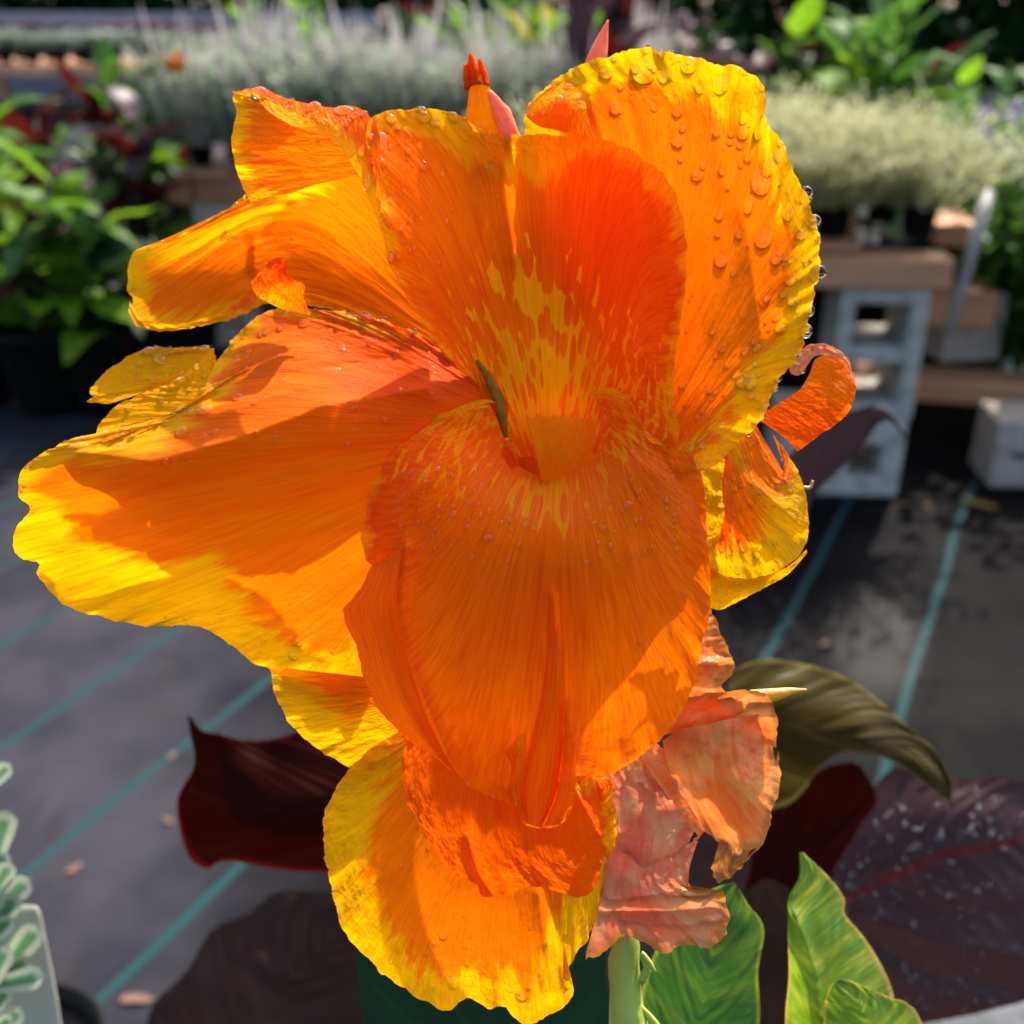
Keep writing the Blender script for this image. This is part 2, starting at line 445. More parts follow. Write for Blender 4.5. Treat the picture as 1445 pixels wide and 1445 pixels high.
def patch(curves, vs, depth, nu=140, nv=90, creases=(), yw=((0, 30),), ysoft=28.0, ragged=3.0, ruffle=6.0,
          wave=2.0, seed=0, z0=Z0, red=None, spots=None, ground=0.0, side_margin=True, fine=0.9, crumple=0.0,
          edge_curl=0.0, key=None, off=0.0, margin_line=None, lift=None, holes=()):
    G, marg = loft(curves, vs, nu, nv)
    X, Y = G[:, :, 0].copy(), G[:, :, 1].copy()
    T = np.linspace(0, 1, nu)[None, :].repeat(nv, 0)
    V = np.linspace(0, 1, nv)[:, None].repeat(nu, 1)
    ml = marg[::3] if margin_line is None else spline(margin_line, 80)
    dist = seg_dist(X, Y, ml)
    # ragged edge, moved in the plane of the picture of the petal (perpendicular to the margin)
    s = np.concatenate([[0], np.cumsum(np.linalg.norm(np.diff(marg, axis=0), axis=1))])
    S = s[None, :].repeat(nv, 0)
    tang = np.gradient(marg, axis=0); tang /= (np.linalg.norm(tang, axis=1)[:, None]+1e-6)
    nrm = np.stack([-tang[:, 1], tang[:, 0]], 1)
    k = np.exp(-dist/16.0)*ragged
    n = vnoise(S/14.0, S*0+seed*3.1, 1)*0.7+vnoise(S/5.5, S*0+seed, 2)*0.45
    X += nrm[None, :, 0]*n*k; Y += nrm[None, :, 1]*n*k
    D = tps(depth, X, Y)+off
    for cr in creases:
        poly, amp, wid = cr[:3]
        dd = seg_dist(X, Y, poly)
        if len(cr) > 3 and cr[3] == 'step':      # one side of the line drops
            sd = side_of(X, Y, poly)
            D += amp*0.5*(1+np.tanh(sd*dd/wid))*np.exp(-dd/(cr[4] if len(cr) > 4 else 200.0))
        else:
            D += amp*np.exp(-(dd/wid)**1.3)
    D += np.exp(-dist/26.0)*ruffle*(vnoise(S/26.0, V*2+seed, 3)+0.5*vnoise(S/9.0, V*3+seed, 4))
    D += edge_curl*np.exp(-dist/14.0)
    D += wave*V*(vnoise(T*9+seed*5.3, V*2.2, 5)*1.8+vnoise(T*24+seed, V*2.5, 6)*0.7)
    D += fine*V*vnoise(T*70, V*4+seed, 7)*0.5
    if lift:
        D += lift[0]*(1-V)+lift[1]*V+lift[2]*np.sin(np.pi*V)*np.clip(T*6, 0, 1)
    if crumple:
        D += crumple*(1.6*vnoise(X/48+seed, Y/48, 8)+0.6*vnoise(X/19, Y/19+seed, 9)+0.12*vnoise(X/8, Y/8, 10))
        X += crumple*0.25*vnoise(X/20, Y/20+seed, 11); Y += crumple*0.25*vnoise(X/20+4, Y/20, 12)
    W = wfun(yw, T)
    m = (W-dist)/ysoft
    m = np.clip(m, -3.2, 3)
    r = tps(red, X, Y) if red else np.zeros_like(X)
    sp = np.zeros_like(X)
    if spots:                                    # (cx, cy, radius, strength)
        for cx, cy, ra, st in spots:
            q = np.clip(1-np.hypot((X-cx), (Y-cy))/ra, 0, 1)
            sp = np.maximum(sp, st*q**0.6)
    P = to_world(X.ravel(), Y.ravel(), D.ravel(), z0)
    uv = np.stack([T.ravel(), V.ravel()], 1)
    if lift: uv = np.stack([V.ravel()*nv/300+seed*0.13, T.ravel()*0.6], 1)
    f = grid_faces(nv, nu)
    if holes:
        xc, yc = X.ravel(), Y.ravel(); ins = np.zeros(xc.shape, bool)
        for poly in holes:
            q = np.zeros(xc.shape, bool)
            for (xa, ya), (xb, yb) in zip(poly, poly[1:]+poly[:1]):
                q ^= ((ya > yc) != (yb > yc)) & (xc < (xb-xa)*(yc-ya)/((yb-ya) or 1e-9)+xa)
            ins |= q
        f = [t for t in f if not all(ins[k] for k in t)]
    g = np.full(X.size, ground)
    at_ = dict(m=m.ravel(), r=r.ravel(), sp=sp.ravel(), g=g)
    rec = dict(P=P.reshape(nv, nu, 3), X=X, Y=Y, dist=dist)
    return P, f, uv, at_, rec

def join(parts):
    P, Fc, U, A = [], [], [], None
    off = 0
    for p, f, u, a, rec in parts:
        P.append(p); Fc += [tuple(i+off for i in q) for q in f]; U.append(u); off += len(p)
        if A is None: A = {k: [v] for k, v in a.items()}
        else:
            for k, v in a.items(): A[k].append(v)
    return np.vstack(P), Fc, np.vstack(U), {k: np.concatenate(v) for k, v in A.items()}

def make(name, parts, mat, parent, key=None, label=None):
    P, Fc, U, A = join(parts)
    me = mesh_from(name, P, Fc, U, A)
    o = obj(name, me, mat, parent)
    if label: o['label'] = label
    if key: GRIDS[key] = [p[4] for p in parts], o
    return o

plant = empty('canna_plant', (0, 0, 0), 'tall canna with a large orange and yellow flower, wet with raindrops', 'canna plant')

# --- B : broad upper petal, spotted throat
B = patch([[(705, 640), (735, 645), (790, 640), (850, 640)],
           [(675, 545), (640, 455), (615, 380), (625, 300), (660, 265), (715, 262), (770, 265), (835, 290), (885, 350), (900, 430), (900, 500), (895, 560), (885, 605)],
           [(650, 525), (600, 462), (562, 402), (543, 345), (534, 275), (518, 205), (521, 172), (540, 158), (575, 154), (610, 152), (642, 160), (668, 176), (695, 187), (733, 190), (780, 190), (845, 197), (872, 203), (900, 218), (945, 258), (966, 320), (968, 400), (957, 480), (950, 560), (958, 612), (945, 645)]],
          [0, 0.55, 1],
          [(760, 620, -78), (700, 560, -60), (640, 480, -38), (560, 400, -4), (536, 320, 12), (522, 230, 2), (521, 172, -12), (600, 152, -52), (660, 170, -62), (735, 190, -70), (800, 190, -58), (880, 205, -42),
           (950, 260, -30), (968, 330, -18), (968, 420, -8), (955, 520, 0), (945, 620, 4), (760, 420, -92), (760, 300, -86), (640, 300, -52), (680, 400, -72), (860, 340, -66), (870, 480, -62), (850, 580, -60), (760, 520, -94)],
          nu=240, nv=150, creases=[([(716, 180), (712, 260), (725, 360)], -15, 13), ([(735, 190), (742, 280)], 8, 14), ([(880, 205), (930, 300), (945, 420)], 7, 18)],
          yw=[(0, 0), (0.05, 4), (0.15, 8), (0.24, 13), (0.31, 14), (0.34, 34), (0.38, 52), (0.44, 58), (0.47, 62), (0.50, 74), (0.53, 60), (0.56, 26), (0.62, 16), (0.66, 28), (0.70, 16), (0.78, 4), (0.84, 7), (0.90, 10), (1, 8)],
          ysoft=26, ragged=2.5, ruffle=4, wave=1.7, seed=1,
          red=[(560, 300, 0.1), (600, 200, -0.1), (640, 330, 0.35), (720, 300, 0.45), (820, 280, 0.7), (900, 280, 0.6), (900, 400, 0.75), (640, 430, 0.6), (740, 210, -0.3), (760, 480, 0.4), (930, 560, 0.6), (780, 360, 0.9), (560, 390, 0.4)],
          spots=[(770, 545, 200, 0.80), (765, 430, 125, 0.70), (925, 560, 130, 0.68), (690, 470, 100, 0.6)])
petB = make('petal', [B], M['petal_red'], plant, 'B')

# --- C : tall right petal behind
C = patch([[(960, 668), (935, 655), (905, 645), (880, 630), (850, 600)],
           [(975, 655), (1030, 570), (1070, 470), (1075, 380), (1050, 300), (1010, 235), (950, 200), (890, 200), (850, 240), (830, 330), (830, 430)],
           [(985, 668), (1010, 655), (1045, 622), (1075, 590), (1090, 560), (1105, 530), (1125, 503), (1138, 474), (1143, 440), (1150, 408), (1157, 372), (1155, 330), (1146, 296), (1132, 268), (1118, 240), (1106, 205), (1090, 180), (1076, 156),
            (1081, 132), (1074, 112), (1050, 97), (1008, 88), (960, 77), (930, 72), (898, 67), (862, 78), (828, 88), (798, 102), (770, 123), (752, 142), (741, 170), (745, 215), (765, 300), (790, 420)]],
          [0, 0.6, 1],
          [(960, 668, -8), (1010, 655, 0), (1085, 578, -4), (1125, 503, -14), (1150, 400, -28), (1150, 310, -36), (1110, 220, -44), (1078, 140, -40), (1010, 90, -48), (900, 70, -56), (800, 105, -72), (745, 170, -84),
           (770, 300, -132), (800, 420, -140), (900, 600, -85), (1000, 500, -52), (1040, 350, -62), (960, 250, -76), (900, 180, -76), (860, 350, -118), (1000, 600, -30)],
          nu=260, nv=130, creases=[([(830, 130), (850, 190), (860, 240)], -9, 10), ([(812, 120), (825, 190)], 8, 9), ([(880, 110), (905, 230)], 5, 14), ([(1000, 110), (1020, 260)], -4, 16), ([(1080, 160), (1110, 330), (1095, 430)], 8, 16), ([(1050, 300), (1075, 480)], -6, 14)],
          yw=[(0, 26), (0.06, 34), (0.10, 46), (0.18, 50), (0.28, 38), (0.36, 34), (0.44, 36), (0.48, 38), (0.52, 40), (0.56, 60), (0.64, 50), (0.70, 44), (0.74, 46), (0.80, 60), (0.86, 60), (0.92, 60), (1, 10)],
          ysoft=30, ragged=4.4, ruffle=8, wave=2.6, seed=2,
          red=[(900, 200, 0.25), (1050, 350, 0.0), (1000, 560, 0.3), (840, 170, 0.6), (1080, 500, 0.05)])
Cf = patch([[(742, 165), (762, 178), (800, 188), (836, 196)], [(745, 150), (770, 140), (805, 148), (830, 180)], [(760, 134), (790, 112), (815, 118), (826, 150), (838, 192)]],
           [0, 0.5, 1], [(742, 165, -60), (760, 150, -56), (800, 145, -44), (836, 196, -56), (790, 112, -80), (790, 180, -48)],
           nu=60, nv=30, yw=[(0, 30), (0.5, 20), (1, 12)], ysoft=20, ragged=2, ruffle=3, wave=2, seed=12, crumple=3)
petC = make('petal', [C, Cf], M['petal'], plant, 'C')

# --- A : upper left petal, rolled, with its flap
A1 = patch([[(620, 500), (628, 460), (620, 420)],
            [(510, 450), (440, 405), (410, 350), (425, 290), (480, 245), (550, 265), (612, 380)],
            [(520, 450), (440, 432), (395, 425), (345, 440), (290, 455), (235, 464), (200, 462), (183, 447), (188, 425), (180, 405), (181, 375), (195, 352), (240, 340), (280, 318), (340, 292), (400, 268), (450, 240), (485, 208), (535, 222), (580, 270), (610, 350)]],
           [0, 0.5, 1],
           [(590, 460, -85), (500, 440, -88), (400, 425, -80), (300, 455, -50), (230, 464, -42), (181, 420, -62), (195, 355, -80), (260, 330, -84), (340, 292, -72), (450, 240, -55), (500, 225, -50), (540, 330, -92), (460, 330, -108), (400, 360, -92), (300, 380, -94), (240, 410, -86), (480, 400, -112)],
           nu=180, nv=90, creases=[([(410, 280), (362, 330), (356, 380)], -13, 8), ([(395, 285), (348, 340), (350, 390)], 7, 10)],
           yw=[(0, 6), (0.2, 10), (0.28, 16), (0.36, 26), (0.45, 26), (0.55, 24), (0.60, 8), (0.70, 0), (1, 0)], ysoft=26, ragged=2.5, ruffle=3, wave=1.4, seed=3, off=-110,
           red=[(300, 380, 0.3), (480, 350, 0.1), (400, 300, 0.35), (200, 400, 0)], ground=0.5)
A1b = patch([[(183, 425), (200, 448), (250, 458), (310, 440), (350, 415), (372, 398)], [(181, 440), (200, 462), (240, 467), (310, 455), (355, 438), (385, 415)]],
            [0, 1], [(183, 425, -58), (200, 455, -30), (250, 460, -22), (310, 450, -28), (380, 405, -60), (240, 467, -40)],
            nu=90, nv=14, yw=[(0, 40), (0.6, 36), (0.75, 10), (1, 4)], ysoft=16, ragged=2, ruffle=4, wave=2.5, seed=4, off=-108)
A2 = patch([[(398, 158), (450, 175), (495, 215), (500, 245), (440, 262)],
            [(328, 128), (333, 160), (327, 195), (330, 225), (338, 255), (350, 280), (358, 293)]],
           [0, 1], [(475, 215, -42), (440, 255, -52), (330, 130, -58), (328, 200, -48), (355, 290, -40), (400, 200, -38)],
           nu=70, nv=60, yw=[(0, 22), (0.5, 14), (0.8, 24), (1, 44)], ysoft=20, ragged=2.5, ruffle=4, wave=2.0, seed=5, off=-70, fine=2.0, red=[(400, 200, 0.1), (380, 250, 0.2), (340, 150, 0)])
A3 = patch([[(328, 130), (368, 124), (400, 138), (440, 147), (470, 152), (500, 150), (524, 166), (536, 190)],
            [(332, 133), (360, 139), (395, 168), (430, 184), (465, 196), (488, 222), (510, 256), (524, 290), (540, 330)]],
           [0, 1], [(328, 130, -127), (368, 125, -140), (440, 147, -115), (500, 152, -66), (530, 172, -14), (395, 168, -90), (465, 196, -45), (510, 256, -6), (540, 330, 8), (450, 165, -52)],
           nu=150, nv=34, yw=[(0, 5), (0.2, 9), (0.4, 20), (0.65, 22), (1, 14)], ysoft=16, ragged=2.5, ruffle=4, wave=2.0, seed=6, red=[(400, 150, 0.4), (500, 180, 0.3), (530, 280, 0)])
A4 = patch([[(352, 300), (322, 308)], [(345, 272), (326, 290)]], [0, 1], [(340, 290, -95)], nu=16, nv=12, yw=[(0, 12)], ysoft=12, seed=7, off=-110)
petA = make('petal', [A1, A1b, A2, A3, A4], M['petal'], plant, 'A')
# small crumpled knob below the roll
A5 = patch([[(352, 398), (365, 420), (400, 436), (440, 445)], [(370, 380), (388, 366), (402, 372), (412, 392), (432, 404), (428, 418)]],
           [0, 1], [(352, 398, -40), (400, 436, -42), (388, 366, -30), (432, 410, -30), (395, 400, -16)], nu=60, nv=40, yw=[(0, 40)], ysoft=-26, ragged=3, ruffle=3, crumple=4.5, seed=8, off=-15,
           red=[(390, 380, 1.0), (400, 410, 0.2), (360, 410, -0.2)])
make('petal', [A5], M['petal'], plant)

# --- D : big left petal with a lit upper face and shaded lower face
D = patch([[(712, 560), (718, 580), (705, 620), (685, 660)],
           [(700, 553), (668, 522), (600, 490), (520, 478), (430, 500), (360, 545), (300, 610), (285, 680), (310, 750), (370, 810), (450, 850), (540, 850), (615, 780), (662, 700)],
           [(690, 545), (665, 515), (625, 484), (590, 470), (560, 460), (525, 448), (500, 442), (465, 437), (430, 434), (400, 436), (372, 440), (345, 462), (320, 492), (306, 512), (285, 550), (235, 590), (190, 612), (150, 622), (122, 625), (105, 618), (62, 638), (33, 662), (26, 698), (42, 716),
            (24, 742), (17, 772), (30, 790), (54, 795), (52, 810), (68, 828), (98, 858), (150, 872), (205, 883), (275, 884), (318, 904), (350, 930), (400, 953), (450, 964), (500, 962), (528, 950), (548, 900), (575, 820), (640, 730)]],
          [0, 0.55, 1],
          [(712, 560, -62), (665, 515, -72), (590, 470, -96), (500, 442, -112), (430, 434, -118), (365, 442, -108), (320, 492, -70), (240, 590, 0), (150, 622, 22), (100, 622, 26), (35, 662, 20), (20, 760, -4), (60, 810, -25), (150, 870, -45), (275, 884, -90),
           (350, 930, -85), (450, 964, -95), (528, 950, -95), (210, 650, 48), (330, 620, 52), (460, 572, 26), (600, 545, -22), (640, 545, -44), (470, 500, -62), (400, 520, -28), (560, 510, -72), (330, 720, 26), (450, 700, 10), (560, 700, -30), (300, 820, -36), (450, 850, -58), (550, 830, -80), (640, 680, -70), (120, 740, -2), (110, 680, 30)],
          nu=300, nv=150, creases=[([(110, 636), (210, 652), (330, 620), (460, 572), (600, 548)], 9, 13), ([(300, 560), (330, 490), (420, 460)], -5, 10), ([(500, 640), (400, 660), (250, 700), (80, 760)], -4, 16), ([(560, 740), (420, 760), (250, 800)], 5, 20), ([(330, 540), (450, 520), (560, 505)], -7, 12), ([(300, 590), (430, 545)], 4, 9)],
          yw=[(0, 4), (0.2, 8), (0.28, 14), (0.33, 30), (0.40, 24), (0.47, 34), (0.52, 70), (0.56, 90), (0.60, 96), (0.66, 74), (0.72, 52), (0.76, 44), (0.82, 60), (0.86, 66), (0.90, 40), (0.94, 10), (1, 0)],
          ysoft=30, ragged=2.6, ruffle=5, wave=2.4, seed=9,
          red=[(620, 560, 0.75), (560, 560, 0.8), (400, 500, 0.25), (300, 640, 0.3), (450, 700, 0.25), (250, 720, 0.3), (600, 700, 0.4), (450, 850, 0.2)],
          spots=[(670, 500, 90, 0.42), (480, 930, 70, 0.0)])
D2 = patch([[(300, 600), (310, 560), (320, 520)], [(200, 600), (230, 570), (300, 520)], [(132, 622), (142, 596), (165, 572), (200, 556), (250, 535), (302, 490)]],
           [0, 0.5, 1], [(132, 620, -30), (200, 560, -60), (300, 500, -80), (300, 600, -40)], nu=70, nv=30, yw=[(0, 120)], ysoft=30, ragged=2, ruffle=3, seed=10, off=-40)
D3 = patch([[(300, 530), (305, 510), (300, 492)], [(215, 550), (230, 520), (240, 492)], [(166, 568), (145, 569), (122, 567), (132, 560), (127, 552), (150, 525), (178, 505), (215, 492), (262, 494), (302, 488)]],
           [0, 0.5, 1], [(125, 566, -70), (215, 492, -110), (300, 500, -105), (170, 550, -72), (240, 530, -80)], nu=80, nv=40, yw=[(0, 50), (0.7, 46), (0.85, 20), (1, 15)], ysoft=24, ragged=2, ruffle=4, wave=2, seed=11, off=-60,
           creases=[([(165, 555), (230, 545), (290, 520)], -8, 8)])
make('petal', [D, D2], M['petal'], plant, 'D')
make('petal', [D3], M['petal'], plant, 'D3')

# --- E : the broad front lip
E_DEPTH = [(700, 600, -30), (712, 640, -42), (765, 676, -52), (840, 640, -45), (860, 590, -40), (740, 700, 4), (790, 700, 4), (690, 670, 0), (640, 590, -22), (560, 625, -10), (515, 740, 0), (510, 780, 6), (600, 680, 28), (700, 760, 52), (770, 760, 56), (860, 740, 50), (900, 660, 24), (900, 600, -16), (870, 550, -30), (985, 670, 0),
           (1000, 780, 14), (1000, 860, 16), (940, 830, 42), (770, 900, 62), (650, 880, 52), (560, 860, 34), (490, 870, 10), (515, 960, 10), (600, 1050, 20), (700, 1120, 26), (760, 1165, 34), (860, 1090, 14), (960, 1000, 0), (900, 960, 30), (770, 1030, 48), (640, 1000, 40)]
E = patch([[(688, 565), (700, 590), (712, 620), (725, 650), (750, 668), (775, 672), (805, 668), (838, 645), (862, 622), (858, 595), (848, 575), (838, 560)],
           [(696, 566), (665, 580), (635, 620), (618, 670), (608, 730), (605, 800), (610, 870), (640, 930), (700, 980), (770, 1000), (840, 960), (890, 890), (925, 800), (940, 720), (935, 660), (915, 615), (885, 578), (860, 558), (834, 557)],
           [(704, 568), (680, 563), (645, 576), (605, 592), (580, 608), (555, 630), (538, 662), (522, 690), (517, 730), (510, 752), (515, 790), (524, 800), (505, 835), (485, 862), (500, 905), (512, 950), (528, 990), (548, 1018), (582, 1048), (615, 1066),
            (636, 1082), (662, 1108), (700, 1128), (728, 1140), (742, 1164), (760, 1168), (790, 1163), (808, 1138), (808, 1100), (830, 1094), (862, 1092), (895, 1074), (925, 1050), (955, 1015), (975, 975), (988, 920), (1001, 862), (1002, 800), (996, 740), (992, 685), (978, 645), (950, 632), (918, 622), (902, 590), (888, 562), (860, 546), (830, 555)]],
          [0, 0.5, 1],
          E_DEPTH,
          nu=300, nv=170, holes=[[(564, 790), (553, 862), (570, 940), (598, 1020), (630, 1080), (618, 1076), (580, 1060), (540, 1030), (515, 985), (500, 940), (486, 900), (474, 862), (495, 830), (515, 800)], [(780, 880), (780, 960), (768, 1050), (752, 1140), (757, 1160), (775, 1120), (787, 1060), (790, 960), (788, 880)]],
          creases=[([(779, 840), (777, 900), (772, 980), (756, 1060), (745, 1150)], 6, 12), ([(790, 820), (792, 900), (790, 1000), (800, 1100)], -10, 9), ([(573, 770), (566, 860), (590, 960), (640, 1080)], 18, 9), ([(556, 790), (548, 880), (570, 970)], -12, 10),
                                    ([(800, 1000), (815, 1095)], 10, 10), ([(720, 1000), (712, 1110)], -7, 9), ([(890, 780), (900, 930), (870, 1060)], 7, 14), ([(915, 860), (880, 1040)], -5, 12), ([(640, 640), (560, 720), (520, 790)], 6, 12), ([(930, 640), (990, 720)], -6, 10)],
          yw=[(0, 22), (0.04, 16), (0.09, 8), (0.13, 8), (0.17, 6), (0.20, -8), (0.28, -14), (0.34, -4), (0.40, -16), (0.50, -10), (0.52, -6), (0.56, -12), (0.62, -4), (0.70, -14), (0.82, -14), (0.88, -4), (0.92, 2), (0.96, 10), (1, 24)],
          ysoft=24, ragged=2.2, ruffle=4.5, wave=2.2, seed=13,
          red=[(760, 700, 0.1), (640, 760, 0.15), (700, 900, 0.6), (770, 850, 0.65), (870, 900, 0.35), (950, 900, 0.25), (560, 900, 0.15), (700, 1060, 0.3), (850, 1050, 0.2), (540, 750, 0.6), (600, 640, 0.4), (960, 700, 0.45), (860, 740, 0.3)],
          spots=[(770, 690, 85, 0.74), (650, 620, 120, 0.64), (590, 650, 70, 0.62), (880, 610, 95, 0.66)], ground=0.0)
E1 = patch([[(776, 835), (774, 900), (766, 970), (748, 1050), (736, 1110), (742, 1162)], [(790, 835), (796, 900), (797, 980), (793, 1060), (784, 1120), (764, 1168)]],
           [0, 1], E_DEPTH, nu=120, nv=22, yw=[(0, -12)], ysoft=18, ragged=1, ruffle=1, wave=1, seed=61, lift=(1, 2, 26), red=[(775, 850, 0.2), (760, 1100, -0.5)])
E2 = patch([[(797, 985), (794, 1060), (786, 1120), (768, 1166)], [(803, 990), (812, 1060), (812, 1100), (808, 1138), (790, 1164)]],
           [0, 1], E_DEPTH, nu=70, nv=20, yw=[(0, -4)], ysoft=18, ragged=2, ruffle=2, wave=1, seed=62, lift=(18, 8, 8), red=[(800, 1000, -0.3)])
E3 = patch([[(567, 772), (560, 860), (578, 940), (606, 1020), (640, 1088)], [(524, 800), (505, 835), (484, 864), (500, 905), (512, 950), (528, 990), (548, 1018), (582, 1048), (612, 1068), (638, 1090)]],
           [0, 1], E_DEPTH, nu=130, nv=34, yw=[(0, -10)], ysoft=18, ragged=2, ruffle=3, wave=1.5, seed=63, lift=(15, 3, 3), red=[(520, 900, -0.5), (600, 1040, -0.4)])
E4 = patch([[(712, 1060), (722, 1085), (716, 1120), (728, 1142)], [(742, 1030), (740, 1080), (733, 1120), (740, 1160)]],
           [0, 1], E_DEPTH, nu=50, nv=16, yw=[(0, 6), (1, 2)], ysoft=16, ragged=2, ruffle=1, wave=1, seed=64, lift=(10, 6, 6), red=[(730, 1100, 0.2)])
petE = make('petal', [E, E1, E2, E3, E4], M['petal_red'], plant, 'E')
# throat tube and inner hood
H = patch([[(745, 592), (760, 588), (800, 588), (838, 592)], [(752, 630), (775, 628), (810, 626), (842, 622)], [(764, 676), (780, 688), (810, 684), (850, 652)]],
          [0, 0.5, 1], [(745, 592, -46), (838, 592, -62), (770, 670, -44), (800, 600, -30), (800, 650, -32), (850, 650, -70)], nu=50, nv=50, yw=[(0, -30)], ragged=1, ruffle=1, wave=0.8, seed=14, spots=[(795, 630, 260, 1.1)], ground=0.35, creases=[([(745, 592), (768, 680)], 8, 6)],
          red=[(760, 640, -0.4), (830, 640, 0.2), (780, 600, -0.5)])
make('petal', [H], M['petal'], plant)
H2 = patch([[(690, 575), (720, 560), (760, 560), (800, 565), (850, 570), (875, 600)], [(695, 640), (725, 650), (765, 652), (800, 650), (850, 650), (880, 640)], [(700, 690), (740, 705), (780, 710), (820, 705), (860, 690), (880, 670)]],
           [0, 0.5, 1], [(700, 600, -95), (780, 600, -125), (860, 600, -100), (780, 690, -100)], nu=50, nv=30, yw=[(0, -40)], seed=15, red=[(760, 640, 1.2), (700, 640, 1.0), (850, 620, 0.6)])
make('petal', [H2], M['petal_red'], plant)
H3 = patch([[(713, 622), (712, 640), (722, 660)], [(722, 618), (727, 636), (731, 658)]], [0, 1], [(713, 622, -38), (731, 650, -34)], nu=20, nv=8, yw=[(0, -10)], seed=16, red=[(720, 640, 0.9), (731, 640, -0.5)])
make('petal', [H3], M['petal'], plant)

# --- F, G, I : lower flower under the lip
Fp = patch([[(600, 1000), (680, 960), (770, 960), (860, 1000)], [(586, 1030), (590, 1090), (640, 1150), (690, 1175), (760, 1185), (820, 1165), (845, 1110), (835, 1070)],
            [(574, 1035), (566, 1085), (575, 1130), (592, 1165), (615, 1205), (640, 1232), (672, 1250), (685, 1265), (720, 1260), (760, 1250), (800, 1262), (832, 1262), (850, 1220), (866, 1180), (866, 1140), (860, 1098), (832, 1098), (808, 1112)]],
           [0, 0.5, 1], [(600, 1000, -30), (770, 960, -40), (860, 1000, -40), (566, 1085, -26), (640, 1232, -8), (685, 1262, -2), (760, 1250, -2), (832, 1262, -6), (866, 1150, -18), (720, 1180, 2), (620, 1150, -10), (820, 1180, -4)],
           nu=160, nv=90, creases=[([(812, 1115), (850, 1190), (866, 1215)], 8, 8), ([(660, 1180), (682, 1262)], -8, 10), ([(740, 1200), (760, 1250)], 5, 14)],
           yw=[(0, -10), (0.6, -12), (0.72, -10), (0.78, 16), (0.86, 20), (0.9, 4), (1, -8)], ysoft=18, ragged=3, ruffle=5, wave=2.4, seed=17,
           red=[(620, 1120, 0.15), (720, 1180, 0.45), (830, 1140, 0.4), (780, 1240, 0.3)])
make('petal', [Fp], M['petal'], plant, 'F')
G = patch([[(610, 1010), (660, 1000), (760, 1010), (850, 1080)], [(588, 1032), (545, 1070), (520, 1140), (545, 1220), (600, 1280), (680, 1310), (770, 1295), (830, 1210), (858, 1110)],
           [(575, 1028), (552, 1040), (520, 1060), (490, 1088), (468, 1120), (458, 1160), (457, 1200), (464, 1248), (476, 1290), (492, 1322), (515, 1350), (545, 1378), (580, 1402), (612, 1420), (632, 1424), (650, 1414), (668, 1410), (688, 1424), (706, 1420), (725, 1435), (745, 1444), (780, 1432), (800, 1418), (808, 1392), (795, 1378), (812, 1350), (832, 1318), (848, 1270), (858, 1220), (870, 1180), (868, 1140)]],
          [0, 0.5, 1], [(580, 1020, -55), (760, 1010, -60), (850, 1080, -50), (458, 1180, -60), (500, 1330, -50), (600, 1410, -46), (700, 1420, -34), (790, 1420, -30), (840, 1290, -30), (868, 1180, -32), (600, 1200, -26), (700, 1300, -16), (780, 1300, -14), (560, 1300, -34), (520, 1160, -46)],
          nu=240, nv=120, creases=[([(775, 1255), (790, 1340), (785, 1400)], 9, 9), ([(760, 1260), (770, 1330)], -6, 10), ([(805, 1260), (800, 1330)], 5, 7), ([(600, 1180), (540, 1320)], 3, 18)],
          yw=[(0, 20), (0.1, 42), (0.2, 62), (0.3, 58), (0.42, 46), (0.52, 42), (0.58, 40), (0.64, 44), (0.70, 46), (0.76, 52), (0.84, 40), (0.92, 30), (1, 20)], ysoft=34, ragged=3.6, ruffle=6, wave=2.4, seed=18,
          red=[(650, 1200, -0.5), (560, 1260, -0.4), (720, 1320, -0.3), (790, 1290, 0.2), (500, 1150, -0.3)])
make('petal', [G], M['petal'], plant, 'G')
I = patch([[(560, 960), (580, 1000), (590, 1050)], [(380, 940), (388, 975), (398, 1005), (420, 1035), (445, 1055), (470, 1070), (500, 1082), (535, 1060)]],
          [0, 1], [(380, 950, -90), (500, 1082, -84), (560, 980, -70), (450, 1000, -72)], nu=110, nv=60, yw=[(0, 60), (0.5, 60), (1, 30)], ysoft=34, ragged=2.5, ruffle=4, wave=2, seed=19)
make('petal', [I], M['petal'], plant, 'I')

# --- K : curled strip petal at the right
K1 = patch([[(1066, 590), (1100, 568), (1128, 550), (1142, 528), (1150, 508), (1165, 500)], [(1100, 612), (1135, 590), (1162, 565), (1178, 540), (1182, 515), (1182, 502)], [(1126, 636), (1160, 612), (1190, 590), (1204, 565), (1207, 540), (1198, 515)]],
           [0, 0.5, 1], [(1070, 592, -66), (1126, 636, -62), (1135, 545, -72), (1207, 545, -50), (1165, 560, -66), (1170, 503, -78), (1198, 515, -72)], nu=80, nv=40, yw=[(0, -30)], ragged=1, ruffle=1.5, wave=1, seed=20,
           red=[(1100, 600, 0.8), (1165, 520, -0.4), (1190, 570, 0.4), (1130, 560, 0.6)])
make('petal', [K1], M['petal'], plant, 'K')

